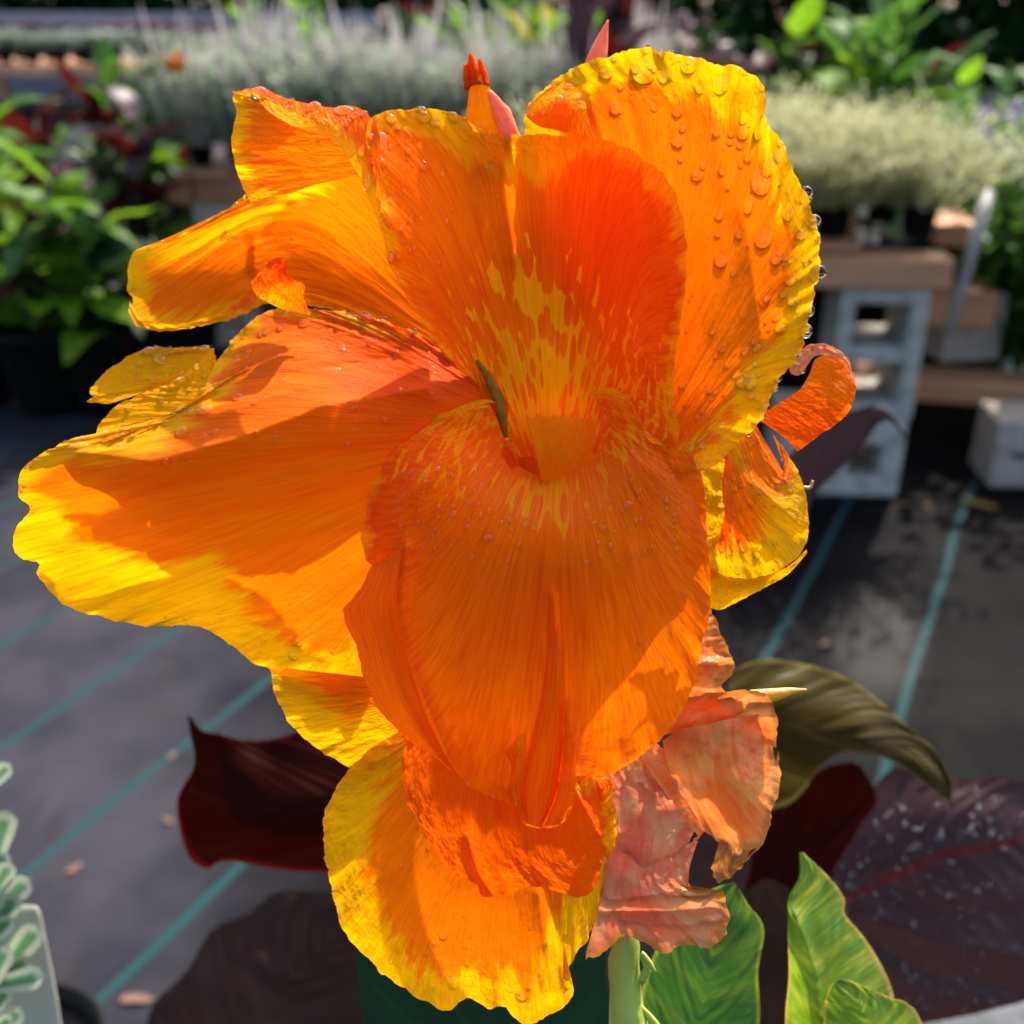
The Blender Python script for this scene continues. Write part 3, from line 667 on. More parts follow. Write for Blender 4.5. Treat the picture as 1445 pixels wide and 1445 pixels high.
# wilted petals: own material
def wilt_material(name, c1, c2, c3, sc=26.0):
    s = NT(name); uv = s.uv()
    a = s.noise(s.vec(uv, 3, 2.2), 1.0, 3.0)
    b = s.noise(s.vec(uv, 13, 3), 1.0, 5.0, 0.6)
    c = s.mix(s.step(a, 0.34, 0.62), c1, c2)
    c = s.mix(s.math('MULTIPLY', s.step(b, 0.46, 0.7), 0.55), c, c3)
    ed = s.attr('m')
    eb = s.math('ADD', ed, s.math('MULTIPLY', s.math('SUBTRACT', b, 0.5), 1.4))
    c = s.mix(s.math('MULTIPLY', s.step(eb, -0.1, 0.5), 0.8), c, (0.42, 0.15, 0.025))
    bp = s.bump(s.math('ADD', b, a), 0.3, 0.0012)
    tc = s.n('ShaderNodeTexCoord')
    bp = s.bump(s.noise(tc.outputs['Object'], 700.0, 3.0), 0.4, 0.0006, bp)
    return s.sheet(c, trans=0.4, spec=0.035, rough=0.3, normal=bp)
M['w_pink'] = wilt_material('wilted_pink_petal', (0.70, 0.135, 0.06), (0.66, 0.27, 0.11), (0.72, 0.06, 0.015))
M['w_orange'] = wilt_material('wilted_orange_petal', (0.82, 0.16, 0.02), (0.80, 0.30, 0.07), (0.75, 0.08, 0.01))
M['w_brown'] = wilt_material('withered_brown_petal', (0.30, 0.09, 0.02), (0.55, 0.20, 0.04), (0.14, 0.04, 0.012))
K2 = patch([[(1116, 528), (1128, 530), (1140, 515), (1152, 501), (1175, 503), (1196, 518), (1207, 548)], [(1112, 515), (1120, 502), (1140, 488), (1160, 484), (1180, 492), (1198, 508), (1208, 545)]],
           [0, 1], [(1116, 525, -40), (1140, 500, -46), (1175, 495, -52), (1205, 535, -52)], nu=60, nv=16, yw=[(0, -10)], ysoft=14, ragged=1.5, ruffle=2, wave=2, crumple=2.5, seed=21)
make('petal', [K2], M['w_pink'], plant, 'K2', label='pale pink rolled over tip of the curled strip petal')
# --- J : right wilting petal
J = patch([[(1000, 640), (1030, 610), (1062, 592)], [(1010, 720), (1060, 700), (1110, 670)], [(1002, 800), (1030, 815), (1070, 815), (1110, 800), (1135, 770), (1141, 735), (1135, 690), (1118, 650), (1090, 612)]],
          [0, 0.5, 1], [(1000, 640, -70), (1062, 592, -84), (1005, 800, -58), (1070, 815, -62), (1140, 760, -92), (1120, 650, -96), (1060, 690, -56), (1060, 760, -54), (1100, 700, -64)], nu=130, nv=90, yw=[(0, 30), (0.35, 60), (0.6, 60), (0.75, 24), (1, -20)], ysoft=30, ragged=2, ruffle=3,
          wave=2, crumple=3.2, seed=22, creases=[([(1075, 690), (1130, 745)], 6, 8), ([(1060, 600), (1080, 650), (1110, 680)], 6, 10)], red=[(1060, 620, -0.3), (1050, 740, 0.5), (1100, 780, 0.1)])
J2 = patch([[(1002, 800), (1030, 815), (1070, 815), (1110, 800), (1138, 775)], [(1002, 858), (1018, 860), (1050, 845), (1085, 826), (1112, 810), (1139, 780)]],
           [0, 1], [(1002, 810, -40), (1070, 817, -50), (1138, 775, -86), (1010, 860, -56), (1085, 826, -70)], nu=80, nv=24, yw=[(0, 60)], ysoft=30, ragged=1, ruffle=2, wave=1.5, seed=23)
J3 = patch([[(976, 640), (984, 680), (986, 730), (984, 780), (992, 820)], [(1022, 648), (1018, 690), (1022, 730), (1010, 770), (1014, 815)]],
           [0, 1], [(992, 650, -30), (1020, 680, -34), (1015, 770, -40), (1000, 820, -46)], nu=80, nv=20, yw=[(0, 60)], ysoft=20, ragged=2.5, ruffle=6, wave=3, crumple=3, seed=24)
make('petal', [J, J2, J3], M['petal'], plant, 'J')
# --- M : pink wilted petal
Mp = patch([[(862, 1110), (900, 1060), (925, 1048)], [(850, 1180), (905, 1150), (985, 1130)], [(850, 1250), (900, 1240), (930, 1215), (965, 1205)]],
           [0, 0.5, 1], [(870, 1100, -50), (925, 1048, -64), (985, 1120, -78), (900, 1150, -50), (965, 1205, -72), (860, 1240, -44), (920, 1200, -56)], nu=90, nv=80, yw=[(0, -30)], ragged=2, ruffle=3, wave=1, fine=0.2, crumple=8, seed=25, red=None)
Mq = patch([[(925, 1048), (950, 1068), (975, 1105), (992, 1140), (996, 1170), (978, 1182)], [(900, 1062), (925, 1100), (955, 1140), (975, 1170), (985, 1182), (970, 1200)]],
           [0, 1], [(925, 1048, -60), (990, 1150, -74), (930, 1110, -48), (970, 1190, -66)], nu=60, nv=20, yw=[(0, -20)], ragged=2, ruffle=2, wave=2, crumple=2, seed=26)
Mr = patch([[(855, 1195), (900, 1185), (945, 1195), (985, 1185)], [(850, 1250), (905, 1250), (945, 1245), (972, 1235)], [(825, 1350), (850, 1345), (880, 1322), (905, 1330), (940, 1345), (975, 1332), (1005, 1338), (1028, 1305), (1022, 1262), (1005, 1258), (972, 1258)]],
           [0, 0.45, 1], [(860, 1195, -44), (985, 1185, -70), (850, 1300, -46), (905, 1280, -40), (825, 1350, -50), (905, 1330, -44), (1000, 1300, -52), (1025, 1290, -58)], nu=150, nv=90, yw=[(0, 12), (0.5, 14), (1, 24)], ysoft=16, ragged=4, ruffle=8, wave=3,
           crumple=6.5, seed=27, creases=[([(860, 1270), (930, 1262), (1000, 1265)], 10, 7), ([(850, 1285), (930, 1285), (1010, 1282)], -10, 8), ([(880, 1300), (950, 1305), (1015, 1300)], 7, 8)])
make('petal', [Mp, Mr], M['w_pink'], plant, 'M', label='faded salmon pink wilted petal with crumpled lower end')
make('petal', [Mq], M['w_orange'], plant)
# --- L : withered flower lower right
L1 = patch([[(935, 1045), (960, 1030), (1010, 1020), (1055, 1010), (1085, 1005)], [(950, 1100), (990, 1100), (1040, 1095), (1095, 1070)], [(985, 1160), (1010, 1185), (1045, 1198), (1072, 1196), (1085, 1165), (1098, 1120), (1101, 1060)]],
           [0, 0.5, 1], [(935, 1045, -60), (1010, 1020, -44), (1085, 1005, -66), (990, 1160, -58), (1070, 1196, -56), (1100, 1080, -84), (1030, 1100, -28), (1060, 1130, -38)], nu=110, nv=80, yw=[(0, 10), (1, 16)], ysoft=16, ragged=3, ruffle=4, wave=1.5, fine=0.3, crumple=6, seed=28,
           creases=[([(1090, 1010), (1085, 1080), (1070, 1190)], -8, 8)])
L2 = patch([[(915, 1040), (950, 1035), (1000, 1030), (1040, 1030)], [(930, 1000), (960, 985), (1010, 978), (1050, 972), (1085, 985), (1098, 1020), (1095, 1055)]],
           [0, 1], [(915, 1040, -66), (1000, 1030, -60), (960, 985, -54), (1050, 972, -46), (1098, 1020, -62)], nu=90, nv=40, yw=[(0, 10)], ysoft=14, ragged=3, ruffle=5, wave=3, crumple=5, seed=29)
L3 = patch([[(965, 880), (955, 940), (945, 1000), (940, 1030)], [(1000, 858), (1015, 880), (1028, 915), (1036, 945), (1022, 970), (1060, 985), (1040, 1010)]],
           [0, 1], [(965, 880, -70), (945, 1000, -70), (1015, 880, -62), (1034, 945, -60), (1000, 940, -44)], nu=100, nv=50, yw=[(0, 16)], ysoft=14, ragged=4, ruffle=6, wave=4, crumple=8, seed=30)
make('petal', [L1, L2], M['w_orange'], plant, 'L', label='shrivelled orange and cream petal hanging at the right')
make('petal', [L3], M['w_orange'], plant)
L4 = patch([[(1016, 1180), (1040, 1192), (1066, 1196)], [(1008, 1215), (1030, 1222), (1056, 1212)], [(1004, 1225), (1012, 1244), (1022, 1240), (1050, 1222), (1080, 1190)]],
           [0, 0.5, 1], [(1016, 1180, -66), (1066, 1196, -66), (1014, 1240, -62), (1040, 1210, -50)], nu=50, nv=40, yw=[(0, 8)], ysoft=12, ragged=4, ruffle=5, wave=3, crumple=5, seed=31)
make('petal', [L4], M['w_brown'], plant, label='dried brown withered petal tip')
L5 = patch([[(845, 1095), (862, 1075), (890, 1070)], [(862, 1120), (880, 1105), (893, 1082)]], [0, 1], [(862, 1095, -36), (880, 1085, -30)], nu=24, nv=18, yw=[(0, 6)], ysoft=10, crumple=4, ragged=2, seed=32)
make('petal', [L5], M['w_pink'], plant)

# --- buds, bracts, stamen, stem : round tapered tubes
def tube(path, n=14, seg=26, z0=Z0, rough=0.0, seed=0, flat=1.0, mv=-2.0, rv=0.0):
    """path points (px, py, d, r) with r in photo px"""
    P = spline([(a, b, c, r) for a, b, c, r in path], seg)
    W = to_world(P[:, 0], P[:, 1], P[:, 2], z0)
    rad = P[:, 3]/F*z0
    v = []; uv = []
    T = np.gradient(W, axis=0); T /= np.linalg.norm(T, axis=1)[:, None]
    for i in range(seg):
        a = np.cross(T[i], FWD); a /= np.linalg.norm(a)+1e-9
        b = np.cross(T[i], a)
        for j in range(n):
            th = 2*math.pi*j/n
            rr = rad[i]*(1+rough*float(vnoise(np.array([j*1.3]), np.array([i*0.5+seed]), 20)[0]))
            v.append(W[i]+rr*(a*math.cos(th)+b*math.sin(th)*flat)); uv.append((j/n, i/seg))
    f = []
    for i in range(seg-1):
        for j in range(n):
            f.append((i*n+j, i*n+(j+1) % n, (i+1)*n+(j+1) % n, (i+1)*n+j))
    c0 = len(v); v.append(W[0]); uv.append((0, 0)); v.append(W[-1]); uv.append((0, 1))
    for j in range(n):
        f.append((c0, (j+1) % n, j)); f.append((c0+1, (seg-1)*n+j, (seg-1)*n+(j+1) % n))
    z = np.zeros(len(v))
    return np.array(v), f, np.array(uv), dict(m=z+mv, r=z+rv, sp=z, g=z), None

M['bract'] = wilt_material('pink_bract', (0.85, 0.20, 0.12), (0.90, 0.32, 0.16), (0.75, 0.10, 0.05))
M['bud_tip'] = simple('bud_tip_orange', (0.85, 0.14, 0.01), 0.45, 0.3, 200, c2=(0.65, 0.06, 0.005))
M['bud_tube'] = simple('bud_tube_yellow', (0.80, 0.42, 0.02), 0.42, 0.2, 150, c2=(0.72, 0.26, 0.01))
make('bud', [tube([(684, 235, -92, 27), (681, 180, -88, 24), (677, 135, -84, 18), (674, 108, -82, 13)], flat=0.8, rough=0.15, mv=0.4)], M['petal'], plant)
tips = [tube([(663, 125, -80, 8), (660, 105, -79, 7), (658, 92, -79, 4)], 8, 10, rough=0.3), tube([(672, 122, -76, 9), (668, 98, -76, 7), (664, 76, -75, 3)], 8, 10, rough=0.3, seed=3), tube([(683, 122, -80, 8), (681, 100, -78, 6), (676, 84, -77, 3)], 8, 10, rough=0.3, seed=5)]
for t_ in tips: t_[3]['r'] += 0.9
make('bud_tip', tips, M['petal_red'], plant)
make('bract', [tube([(730, 215, -92, 12), (710, 168, -84, 15), (695, 138, -78, 8), (690, 128, -77, 3)], 12, 20, flat=0.7, rough=0.15)], M['bract'], plant)
make('bract', [tube([(838, 100, -130, 18), (846, 70, -128, 13), (853, 45, -127, 6), (858, 28, -126, 1)], 12, 20, flat=0.6)], M['bract'], plant)
make('stamen', [tube([(673, 508, -50, 2.5), (690, 535, -48, 6), (703, 565, -46, 7.5), (711, 600, -46, 6), (713, 625, -52, 4)], 10, 24, flat=0.6, rough=0.25)], M['stamen'], plant)
make('stamen', [tube([(706, 622, -60, 9), (716, 626, -50, 8), (722, 634, -48, 5)], 8, 10, rough=0.2)], M['bud_tip'], plant)
make('bract', [tube([(1060, 985, -62, 12), (1090, 981, -62, 10), (1115, 976, -62, 6), (1139, 973, -62, 1)], 12, 20, flat=0.7)], M['bud_tube'], plant)
M['curl'] = simple('dry_tendril', (0.70, 0.42, 0.15), 0.5)
make('tendril', [tube([(1134, 688, -92, 3), (1143, 688, -92, 3), (1147, 678, -92, 2)], 6, 10)], M['curl'], plant)
# --- stem with bracts, down to a pot on the ground
def wtube(pts, n=12, rough=0.0):
    W = np.array([[p[0], p[1], p[2]] for p in pts], float); rad = [p[3] for p in pts]
    v, f, seg = [], [], len(W)
    T = np.gradient(W, axis=0)
    for i in range(seg):
        t = T[i]/np.linalg.norm(T[i]); ref = np.array([1.0, 0, 0]) if abs(t[0]) < 0.9 else np.array([0, 1.0, 0])
        a = np.cross(t, ref); a /= np.linalg.norm(a); b = np.cross(t, a)
        for j in range(n):
            th = 2*math.pi*j/n
            v.append(W[i]+rad[i]*(a*math.cos(th)+b*math.sin(th)))
    for i in range(seg-1):
        for j in range(n):
            f.append((i*n+j, i*n+(j+1) % n, (i+1)*n+(j+1) % n, (i+1)*n+j))
    f.append(tuple(range(n-1, -1, -1))); f.append(tuple((seg-1)*n+j for j in range(n)))
    return v, f

def pw(px, py, d, z0=Z0):
    return to_world(np.array([float(px)]), np.array([float(py)]), np.array([float(d)]), z0)[0]
pp = [pw(878, 1300, -95), pw(880, 1360, -95), pw(884, 1410, -92), pw(890, 1450, -90), pw(892, 1560, -95)]
base = Vector((pp[4][0]+0.004, pp[4][1]+0.03, 0))
path = [(base.x, base.y, 0.12, .009), (base.x, base.y, 0.45, .006), (base.x, base.y-0.008, pp[4][2]-0.09, .0055), (pp[4][0], pp[4][1], pp[4][2], .0052), (pp[3][0], pp[3][1], pp[3][2], .0042), (pp[2][0], pp[2][1], pp[2][2], .0037), (pp[1][0], pp[1][1], pp[1][2], .0037), (pp[0][0], pp[0][1], pp[0][2], .003)]
q = pw(800, 1000, -150); path.append((q[0], q[1], q[2], .003)); q = pw(770, 700, -165); path.append((q[0], q[1], q[2], .003)); q = pw(740, 300, -165); path.append((q[0], q[1], q[2], .0025)); q = pw(735, 200, -140); path.append((q[0], q[1], q[2], .002))
PS = spline([(a, b, c, r) for a, b, c, r in path], 90)
v, f = wtube([tuple(x) for x in PS], 14)
obj('stem', mesh_from('stem', v, f), M['stem'], plant)
make('bract', [tube([(864, 1460, -90, 6), (866, 1400, -88, 6), (868, 1350, -88, 5), (874, 1312, -90, 2)], 10, 18, flat=0.7)], M['stem'], plant)
make('bract', [tube([(905, 1385, -84, 7), (912, 1365, -82, 5), (905, 1345, -82, 4), (915, 1358, -80, 5), (925, 1372, -80, 2)], 8, 22, flat=0.7)], M['stem'], plant)
make('bract', [tube([(876, 1408, -84, 3), (900, 1420, -80, 5), (925, 1446, -78, 6), (950, 1490, -76, 6)], 8, 22, flat=0.6)], M['stem'], plant)

def pot_mesh(r=0.10, h=0.18, n=24):
    prof = [(0.001, 0.0), (r*0.72, 0.0), (r*0.95, h*0.88), (r*1.02, h*0.88), (r*1.04, h), (r*0.97, h), (r*0.93, h*0.9), (0.001, h*0.9)]
    v, f = [], []
    for rr, z in prof:
        for j in range(n):
            v.append((rr*math.cos(2*math.pi*j/n), rr*math.sin(2*math.pi*j/n), z))
    for i in range(len(prof)-1):
        for j in range(n):
            f.append((i*n+j, i*n+(j+1) % n, (i+1)*n+(j+1) % n, (i+1)*n+j))
    return mesh_from('pot', v, f)
POT = pot_mesh()
po = obj('pot', POT, M['pot'], plant, (base.x, base.y, 0.001))

# --- near leaves of both cannas: u along, v across, midrib in the middle
def leafpatch(left, mid, right, depth, z0, nu=110, nv=50, wave=2.0, ruffle=3.0, seed=0, creases=(), vein=1.5, ragged=0.6):
    G, _ = loft([left, mid, right], [0, 0.5, 1], nu, nv)
    X, Y = G[:, :, 0].copy(), G[:, :, 1].copy()
    T = np.linspace(0, 1, nu)[None, :].repeat(nv, 0); V = np.linspace(0, 1, nv)[:, None].repeat(nu, 1)
    D = tps(depth, X, Y)
    for cr in creases:
        D += cr[1]*np.exp(-(seg_dist(X, Y, cr[0])/cr[2])**1.3)
    A = np.abs(V-0.5)
    D += vein*vnoise((T-A*0.7)*34, A*0+seed, 31)+wave*vnoise(T*6+seed, V*3, 32)*1.5
    D += ruffle*np.clip(A-0.35, 0, 1)*6*vnoise(T*9+seed, (V > 0.5)*5.0, 33)
    Y += ragged*np.clip(A-0.45, 0, 1)*20*vnoise(T*60, (V > 0.5)*5.0, 34)
    P = to_world(X.ravel(), Y.ravel(), D.ravel(), z0)
    z = np.zeros(X.size)
    rec = dict(P=P.reshape(nv, nu, 3), X=X, Y=Y, dist=np.minimum(V, 1-V)*200)
    return P, grid_faces(nv, nu), np.stack([T.ravel(), V.ravel()], 1), dict(m=z, r=z), rec

# green leaf behind the stem, right
q1 = leafpatch([(905, 1460), (905, 1400), (930, 1330), (960, 1280), (1005, 1255), (1035, 1245)], [(960, 1520), (985, 1440), (1000, 1370), (1015, 1310), (1030, 1262), (1038, 1248)], [(1060, 1540), (1072, 1440), (1070, 1370), (1078, 1310), (1055, 1275), (1040, 1250)],
               [(905, 1400, -20), (1000, 1370, 10), (1072, 1400, -16), (1035, 1250, 0), (980, 1500, 0), (960, 1300, -6)], 0.30, wave=2, ruffle=2, seed=41)
make('leaf', [q1], M['leaf_green'], plant, label='bright green leaf with fine yellow stripes beside the stem')
# deep green leaf behind the lowest petal
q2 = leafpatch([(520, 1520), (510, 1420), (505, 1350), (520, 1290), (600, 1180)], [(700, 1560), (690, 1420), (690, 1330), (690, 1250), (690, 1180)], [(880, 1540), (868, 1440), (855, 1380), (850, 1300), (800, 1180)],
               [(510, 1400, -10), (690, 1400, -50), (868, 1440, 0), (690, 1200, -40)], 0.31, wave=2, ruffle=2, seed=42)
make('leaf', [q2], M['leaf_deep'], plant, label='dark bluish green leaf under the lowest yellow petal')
# lime leaf with a folded front edge
q3 = leafpatch([(1110, 1560), (1108, 1440), (1113, 1380), (1112, 1320), (1114, 1270), (1128, 1238), (1128, 1203)], [(1165, 1560), (1160, 1440), (1150, 1370), (1128, 1310), (1118, 1270), (1130, 1238), (1130, 1203)],
               [(1290, 1560), (1268, 1440), (1255, 1385), (1225, 1330), (1193, 1290), (1192, 1268), (1172, 1240), (1134, 1203)],
               [(1110, 1440, -10), (1160, 1440, 26), (1130, 1310, 16), (1260, 1400, -26), (1130, 1205, -6), (1193, 1280, -16), (1210, 1560, 0)], 0.30, wave=2, ruffle=2, seed=43, creases=[([(1165, 1560), (1150, 1370), (1122, 1290)], 8, 8)])
make('leaf', [q3], M['leaf_lime'], plant, label='lime green striped leaf folded along its length')
q4 = leafpatch([(1160, 1560), (1162, 1440), (1168, 1400), (1180, 1382)], [(1230, 1560), (1225, 1450), (1205, 1405), (1183, 1382)], [(1340, 1560), (1302, 1445), (1280, 1415), (1258, 1408), (1215, 1390), (1186, 1380)],
               [(1162, 1430, 30), (1225, 1450, 44), (1300, 1440, 20), (1183, 1382, 26)], 0.295, wave=1.5, ruffle=2, seed=44, nu=70, nv=36)
make('leaf', [q4], M['leaf_lime'], plant)
for (x, y, z) in ((1000, 1500, 0.30), (700, 1540, 0.31), (1170, 1540, 0.30)):
    a = pw(x, y, 0, z)
    mids = [(a[0], a[1], a[2]+0.01, .004), ((a[0]+base.x)/2, (a[1]+base.y)/2, a[2]-0.12, .005), (base.x, base.y, a[2]-0.3, .007), (base.x, base.y, 0.15, .009)]
    v, f = wtube([tuple(t) for t in spline(mids, 20)], 8)
    obj('stem', mesh_from('leaf_stalk', v, f), M['stem'], plant)

# ------------------------------------------------------------------ purple leaved cannas
pr = empty('canna_plant', at(1400, 1900, 0.5), 'canna with wet purple and bronze leaves at the right, spangled with raindrops', 'canna plant')
pr.location = (0, 0, 0)
pl_ = empty('canna_plant', (0, 0, 0), 'canna with dark maroon and brown leaves below and left of the orange flower', 'canna plant')
y1 = leafpatch([(1150, 1360), (1165, 1250), (1180, 1180), (1220, 1130), (1262, 1085), (1330, 1100), (1420, 1100), (1530, 1130)], [(1120, 1330), (1195, 1270), (1270, 1232), (1340, 1205), (1420, 1190), (1560, 1170)], [(1140, 1340), (1190, 1400), (1260, 1445), (1330, 1440), (1420, 1420), (1560, 1380)],
               [(1150, 1330, -20), (1262, 1090, -30), (1270, 1232, 0), (1420, 1190, 10), (1500, 1120, -20), (1260, 1440, -50), (1400, 1420, -50), (1350, 1330, 8), (1300, 1150, -4)], 0.52, nu=170, nv=110, wave=4, ruffle=5, seed=45, vein=1.6,
               creases=[([(1200, 1310), (1300, 1370), (1445, 1400)], -14, 16), ([(1220, 1290), (1330, 1330), (1445, 1350)], 10, 14), ([(1240, 1240), (1340, 1290), (1460, 1290)], -6, 10)])
make('leaf', [y1], M['leaf_purple'], pr, 'Y', label='broad dusky purple leaf with a red midrib, covered in raindrops')
y2 = leafpatch([(1030, 945), (1080, 930), (1150, 940), (1210, 965), (1270, 1015), (1320, 1060), (1342, 1100)], [(1030, 1010), (1100, 1020), (1170, 1035), (1230, 1045), (1290, 1062), (1330, 1090), (1343, 1120)], [(1060, 1150), (1120, 1130), (1160, 1080), (1200, 1062), (1262, 1075), (1310, 1110), (1343, 1135)],
               [(1040, 950, -20), (1150, 940, -30), (1270, 1015, -10), (1340, 1110, 20), (1100, 1020, 10), (1230, 1045, 22), (1110, 1130, -14), (1262, 1075, 14)], 0.44, nu=120, nv=60, wave=3, ruffle=2, seed=46)
make('leaf', [y2], M['leaf_olive'], pr, 'O', label='olive bronze leaf arching over the purple one')
y3 = leafpatch([(1020, 1260), (1060, 1180), (1110, 1120), (1160, 1085), (1200, 1075)], [(1060, 1420), (1110, 1280), (1150, 1200), (1190, 1140), (1212, 1080)], [(1100, 1480), (1180, 1340), (1170, 1250), (1215, 1165), (1238, 1128), (1215, 1080)],
               [(1060, 1180, -20), (1110, 1280, -10), (1200, 1080, 6), (1170, 1250, -16), (1080, 1420, -30)], 0.47, nu=80, nv=40, wave=3, seed=47)
make('leaf', [y3], M['leaf_maroon'], pr, label='very dark folded maroon leaf')
y4 = leafpatch([(1060, 740), (1100, 660), (1140, 620), (1180, 590), (1225, 573), (1250, 578), (1282, 620)], [(1090, 760), (1130, 700), (1160, 660), (1200, 615), (1235, 590), (1255, 590), (1283, 624)], [(1120, 770), (1150, 700), (1180, 668), (1215, 632), (1238, 600), (1258, 596), (1284, 628)],
               [(1100, 700, 0), (1240, 580, 10), (1283, 624, 0), (1160, 650, 12)], 0.62, nu=80, nv=30, wave=1.5, seed=48, ruffle=1)
make('leaf', [y4], M['f_mauve'] if False else M['leaf_purple'], pr, label='pointed dull purple leaf in front of the grey block')
y5 = leafpatch([(985, 1130), (960, 1180), (960, 1240)], [(1010, 1140), (1010, 1200), (1000, 1260)], [(1060, 1150), (1060, 1220), (1040, 1290)], [(1000, 1200, 0)], 0.42, nu=40, nv=20, seed=49)
make('leaf', [y5], M['leaf_purple'], pr)
y7 = leafpatch([(1050, 1260), (1040, 1340), (1030, 1500)], [(1080, 1240), (1090, 1340), (1090, 1500)], [(1110, 1250), (1160, 1350), (1180, 1500)], [(1080, 1300, 0), (1100, 1450, -10)], 0.42, nu=50, nv=26, seed=51, wave=3)
make('leaf', [y7], M['leaf_brown'], pr)
# left ones
m1 = leafpatch([(470, 1040), (430, 1030), (390, 1042), (345, 1045), (310, 1036), (285, 1030), (266, 1008)], [(600, 1130), (500, 1125), (420, 1120), (350, 1110), (300, 1090), (272, 1045), (266, 1010)],
               [(560, 1240), (470, 1232), (400, 1228), (320, 1215), (290, 1226), (262, 1200), (250, 1130), (274, 1080), (268, 1030), (265, 1012)],
               [(266, 1008, 30), (285, 1040, 20), (350, 1045, -10), (470, 1040, -16), (250, 1130, -6), (285, 1220, -30), (350, 1130, 12), (450, 1130, 22), (470, 1230, -14)], 0.44, nu=110, nv=60, wave=3, ruffle=3, seed=52, vein=0.8)
make('leaf', [m1], M['leaf_maroon'], pl_, label='deep maroon leaf with a pointed tip, left of the lower petals')
m2 = leafpatch([(200, 1490), (215, 1420), (262, 1372), (300, 1312), (350, 1290), (395, 1258), (480, 1262)], [(330, 1520), (380, 1430), (420, 1370), (470, 1320), (520, 1290)], [(560, 1540), (560, 1440), (560, 1380), (560, 1340), (560, 1300)],
               [(225, 1400, -20), (330, 1290, -10), (400, 1400, 10), (520, 1300, 0), (540, 1440, -20)], 0.60, nu=110, nv=70, wave=7, ruffle=4, seed=53, vein=2.5)
make('leaf', [m2], M['leaf_brown'], pl_, label='broad dull brown purple leaf in the bottom left')
for root, pts in ((pr, [((1400, 1500, 0.52), 0), ((1100, 1500, 0.42), 0)]), (pl_, [((520, 1500, 0.60), 0)])):
    bx = at(*{pr: (1500, 2300, 0.60), pl_: (560, 2300, 0.62)}[root]); 
    root_xy = Vector((bx.x, bx.y+0.12, 0))
    shift = root_xy
    for (p, _) in pts:
        a = at(*p)
        v, f = wtube([tuple(t) for t in spline([(a.x, a.y, a.z, .005), ((a.x+root_xy.x)/2, (a.y+root_xy.y)/2, a.z-0.12, .006), (root_xy.x, root_xy.y, 0.15, .010)], 20)], 8)
        obj('stem', mesh_from('stem', v, f), M['stem_dark'], root)
    obj('pot', POT, M['pot'], root, root_xy)
# ------------------------------------------------------------------ raindrops
def dome(n=12, rings=5):
    v, f = [], []
    for i in range(rings):
        ph = (math.pi/2+0.35)*(1-i/rings)
        for j in range(n):
            th = 2*math.pi*j/n
            v.append((math.sin(ph)*math.cos(th), math.sin(ph)*math.sin(th), math.cos(ph)))
    v.append((0, 0, 1))
    for i in range(rings-1):
        for j in range(n):
            f.append((i*n+j, i*n+(j+1) % n, (i+1)*n+(j+1) % n, (i+1)*n+j))
    for j in range(n):
        f.append(((rings-1)*n+j, (rings-1)*n+(j+1) % n, len(v)-1))
    return np.array(v), f
DV, DF = dome()
DOME = mesh_from('water_droplet', DV, DF); DOME.materials.append(M['water'])
DV2, DF2 = dome(8, 3)

def grid_frame(rec, j, i):
    P = rec['P']; nv, nu = P.shape[:2]
    j = min(max(j, 1), nv-2); i = min(max(i, 1), nu-2)
    a = P[j, i+1]-P[j, i-1]; b = P[j+1, i]-P[j-1, i]
    n = np.cross(a, b); n /= np.linalg.norm(n)+1e-12
    p = P[j, i]
    if n@(CAMP-p) < 0: n = -n
    return p, n

def drop_matrix(p, n, r, flat, elong, rot, sink=0.12):
    n = Vector(n); t = Vector((0, 0, -1)); t = t-n*t.dot(n)
    if t.length < 1e-4: t = Vector((1, 0, 0))
    t.normalize()
    q = Matrix.Rotation(rot, 3, n); t = q @ t
    b = n.cross(t)
    m = Matrix((t*r*elong, b*r, n*r*flat)).transposed().to_4x4()
    m.translation = Vector(p)-n*r*flat*sink
    return m

def find(key, px, py):
    recs, o = GRIDS[key]
    best = None
    for rec in recs:
        d = (rec['X']-px)**2+(rec['Y']-py)**2
        k = np.argmin(d)
        if best is None or d.flat[k] < best[0]:
            best = (d.flat[k], rec, *np.unravel_index(k, d.shape))
    return best[1:]

def big_drops(key, spots, z0=Z0):
    o = GRIDS[key][1]
    for s in spots:
        px, py, r = s[:3]; el = s[3] if len(s) > 3 else 1.0; rot = R(s[4]) if len(s) > 4 else 0.0; fl = s[5] if len(s) > 5 else 0.7
        rec, j, i = find(key, px, py)
        p, n = grid_frame(rec, j, i)
        d = obj('water_droplet', DOME, None, o)
        d.matrix_world = drop_matrix(p, n, r/F*z0, fl, el, rot)
        if fl > 0.8:
            d.location = Vector(p)+Vector(CAMP-p).normalized()*r/F*z0*0.2

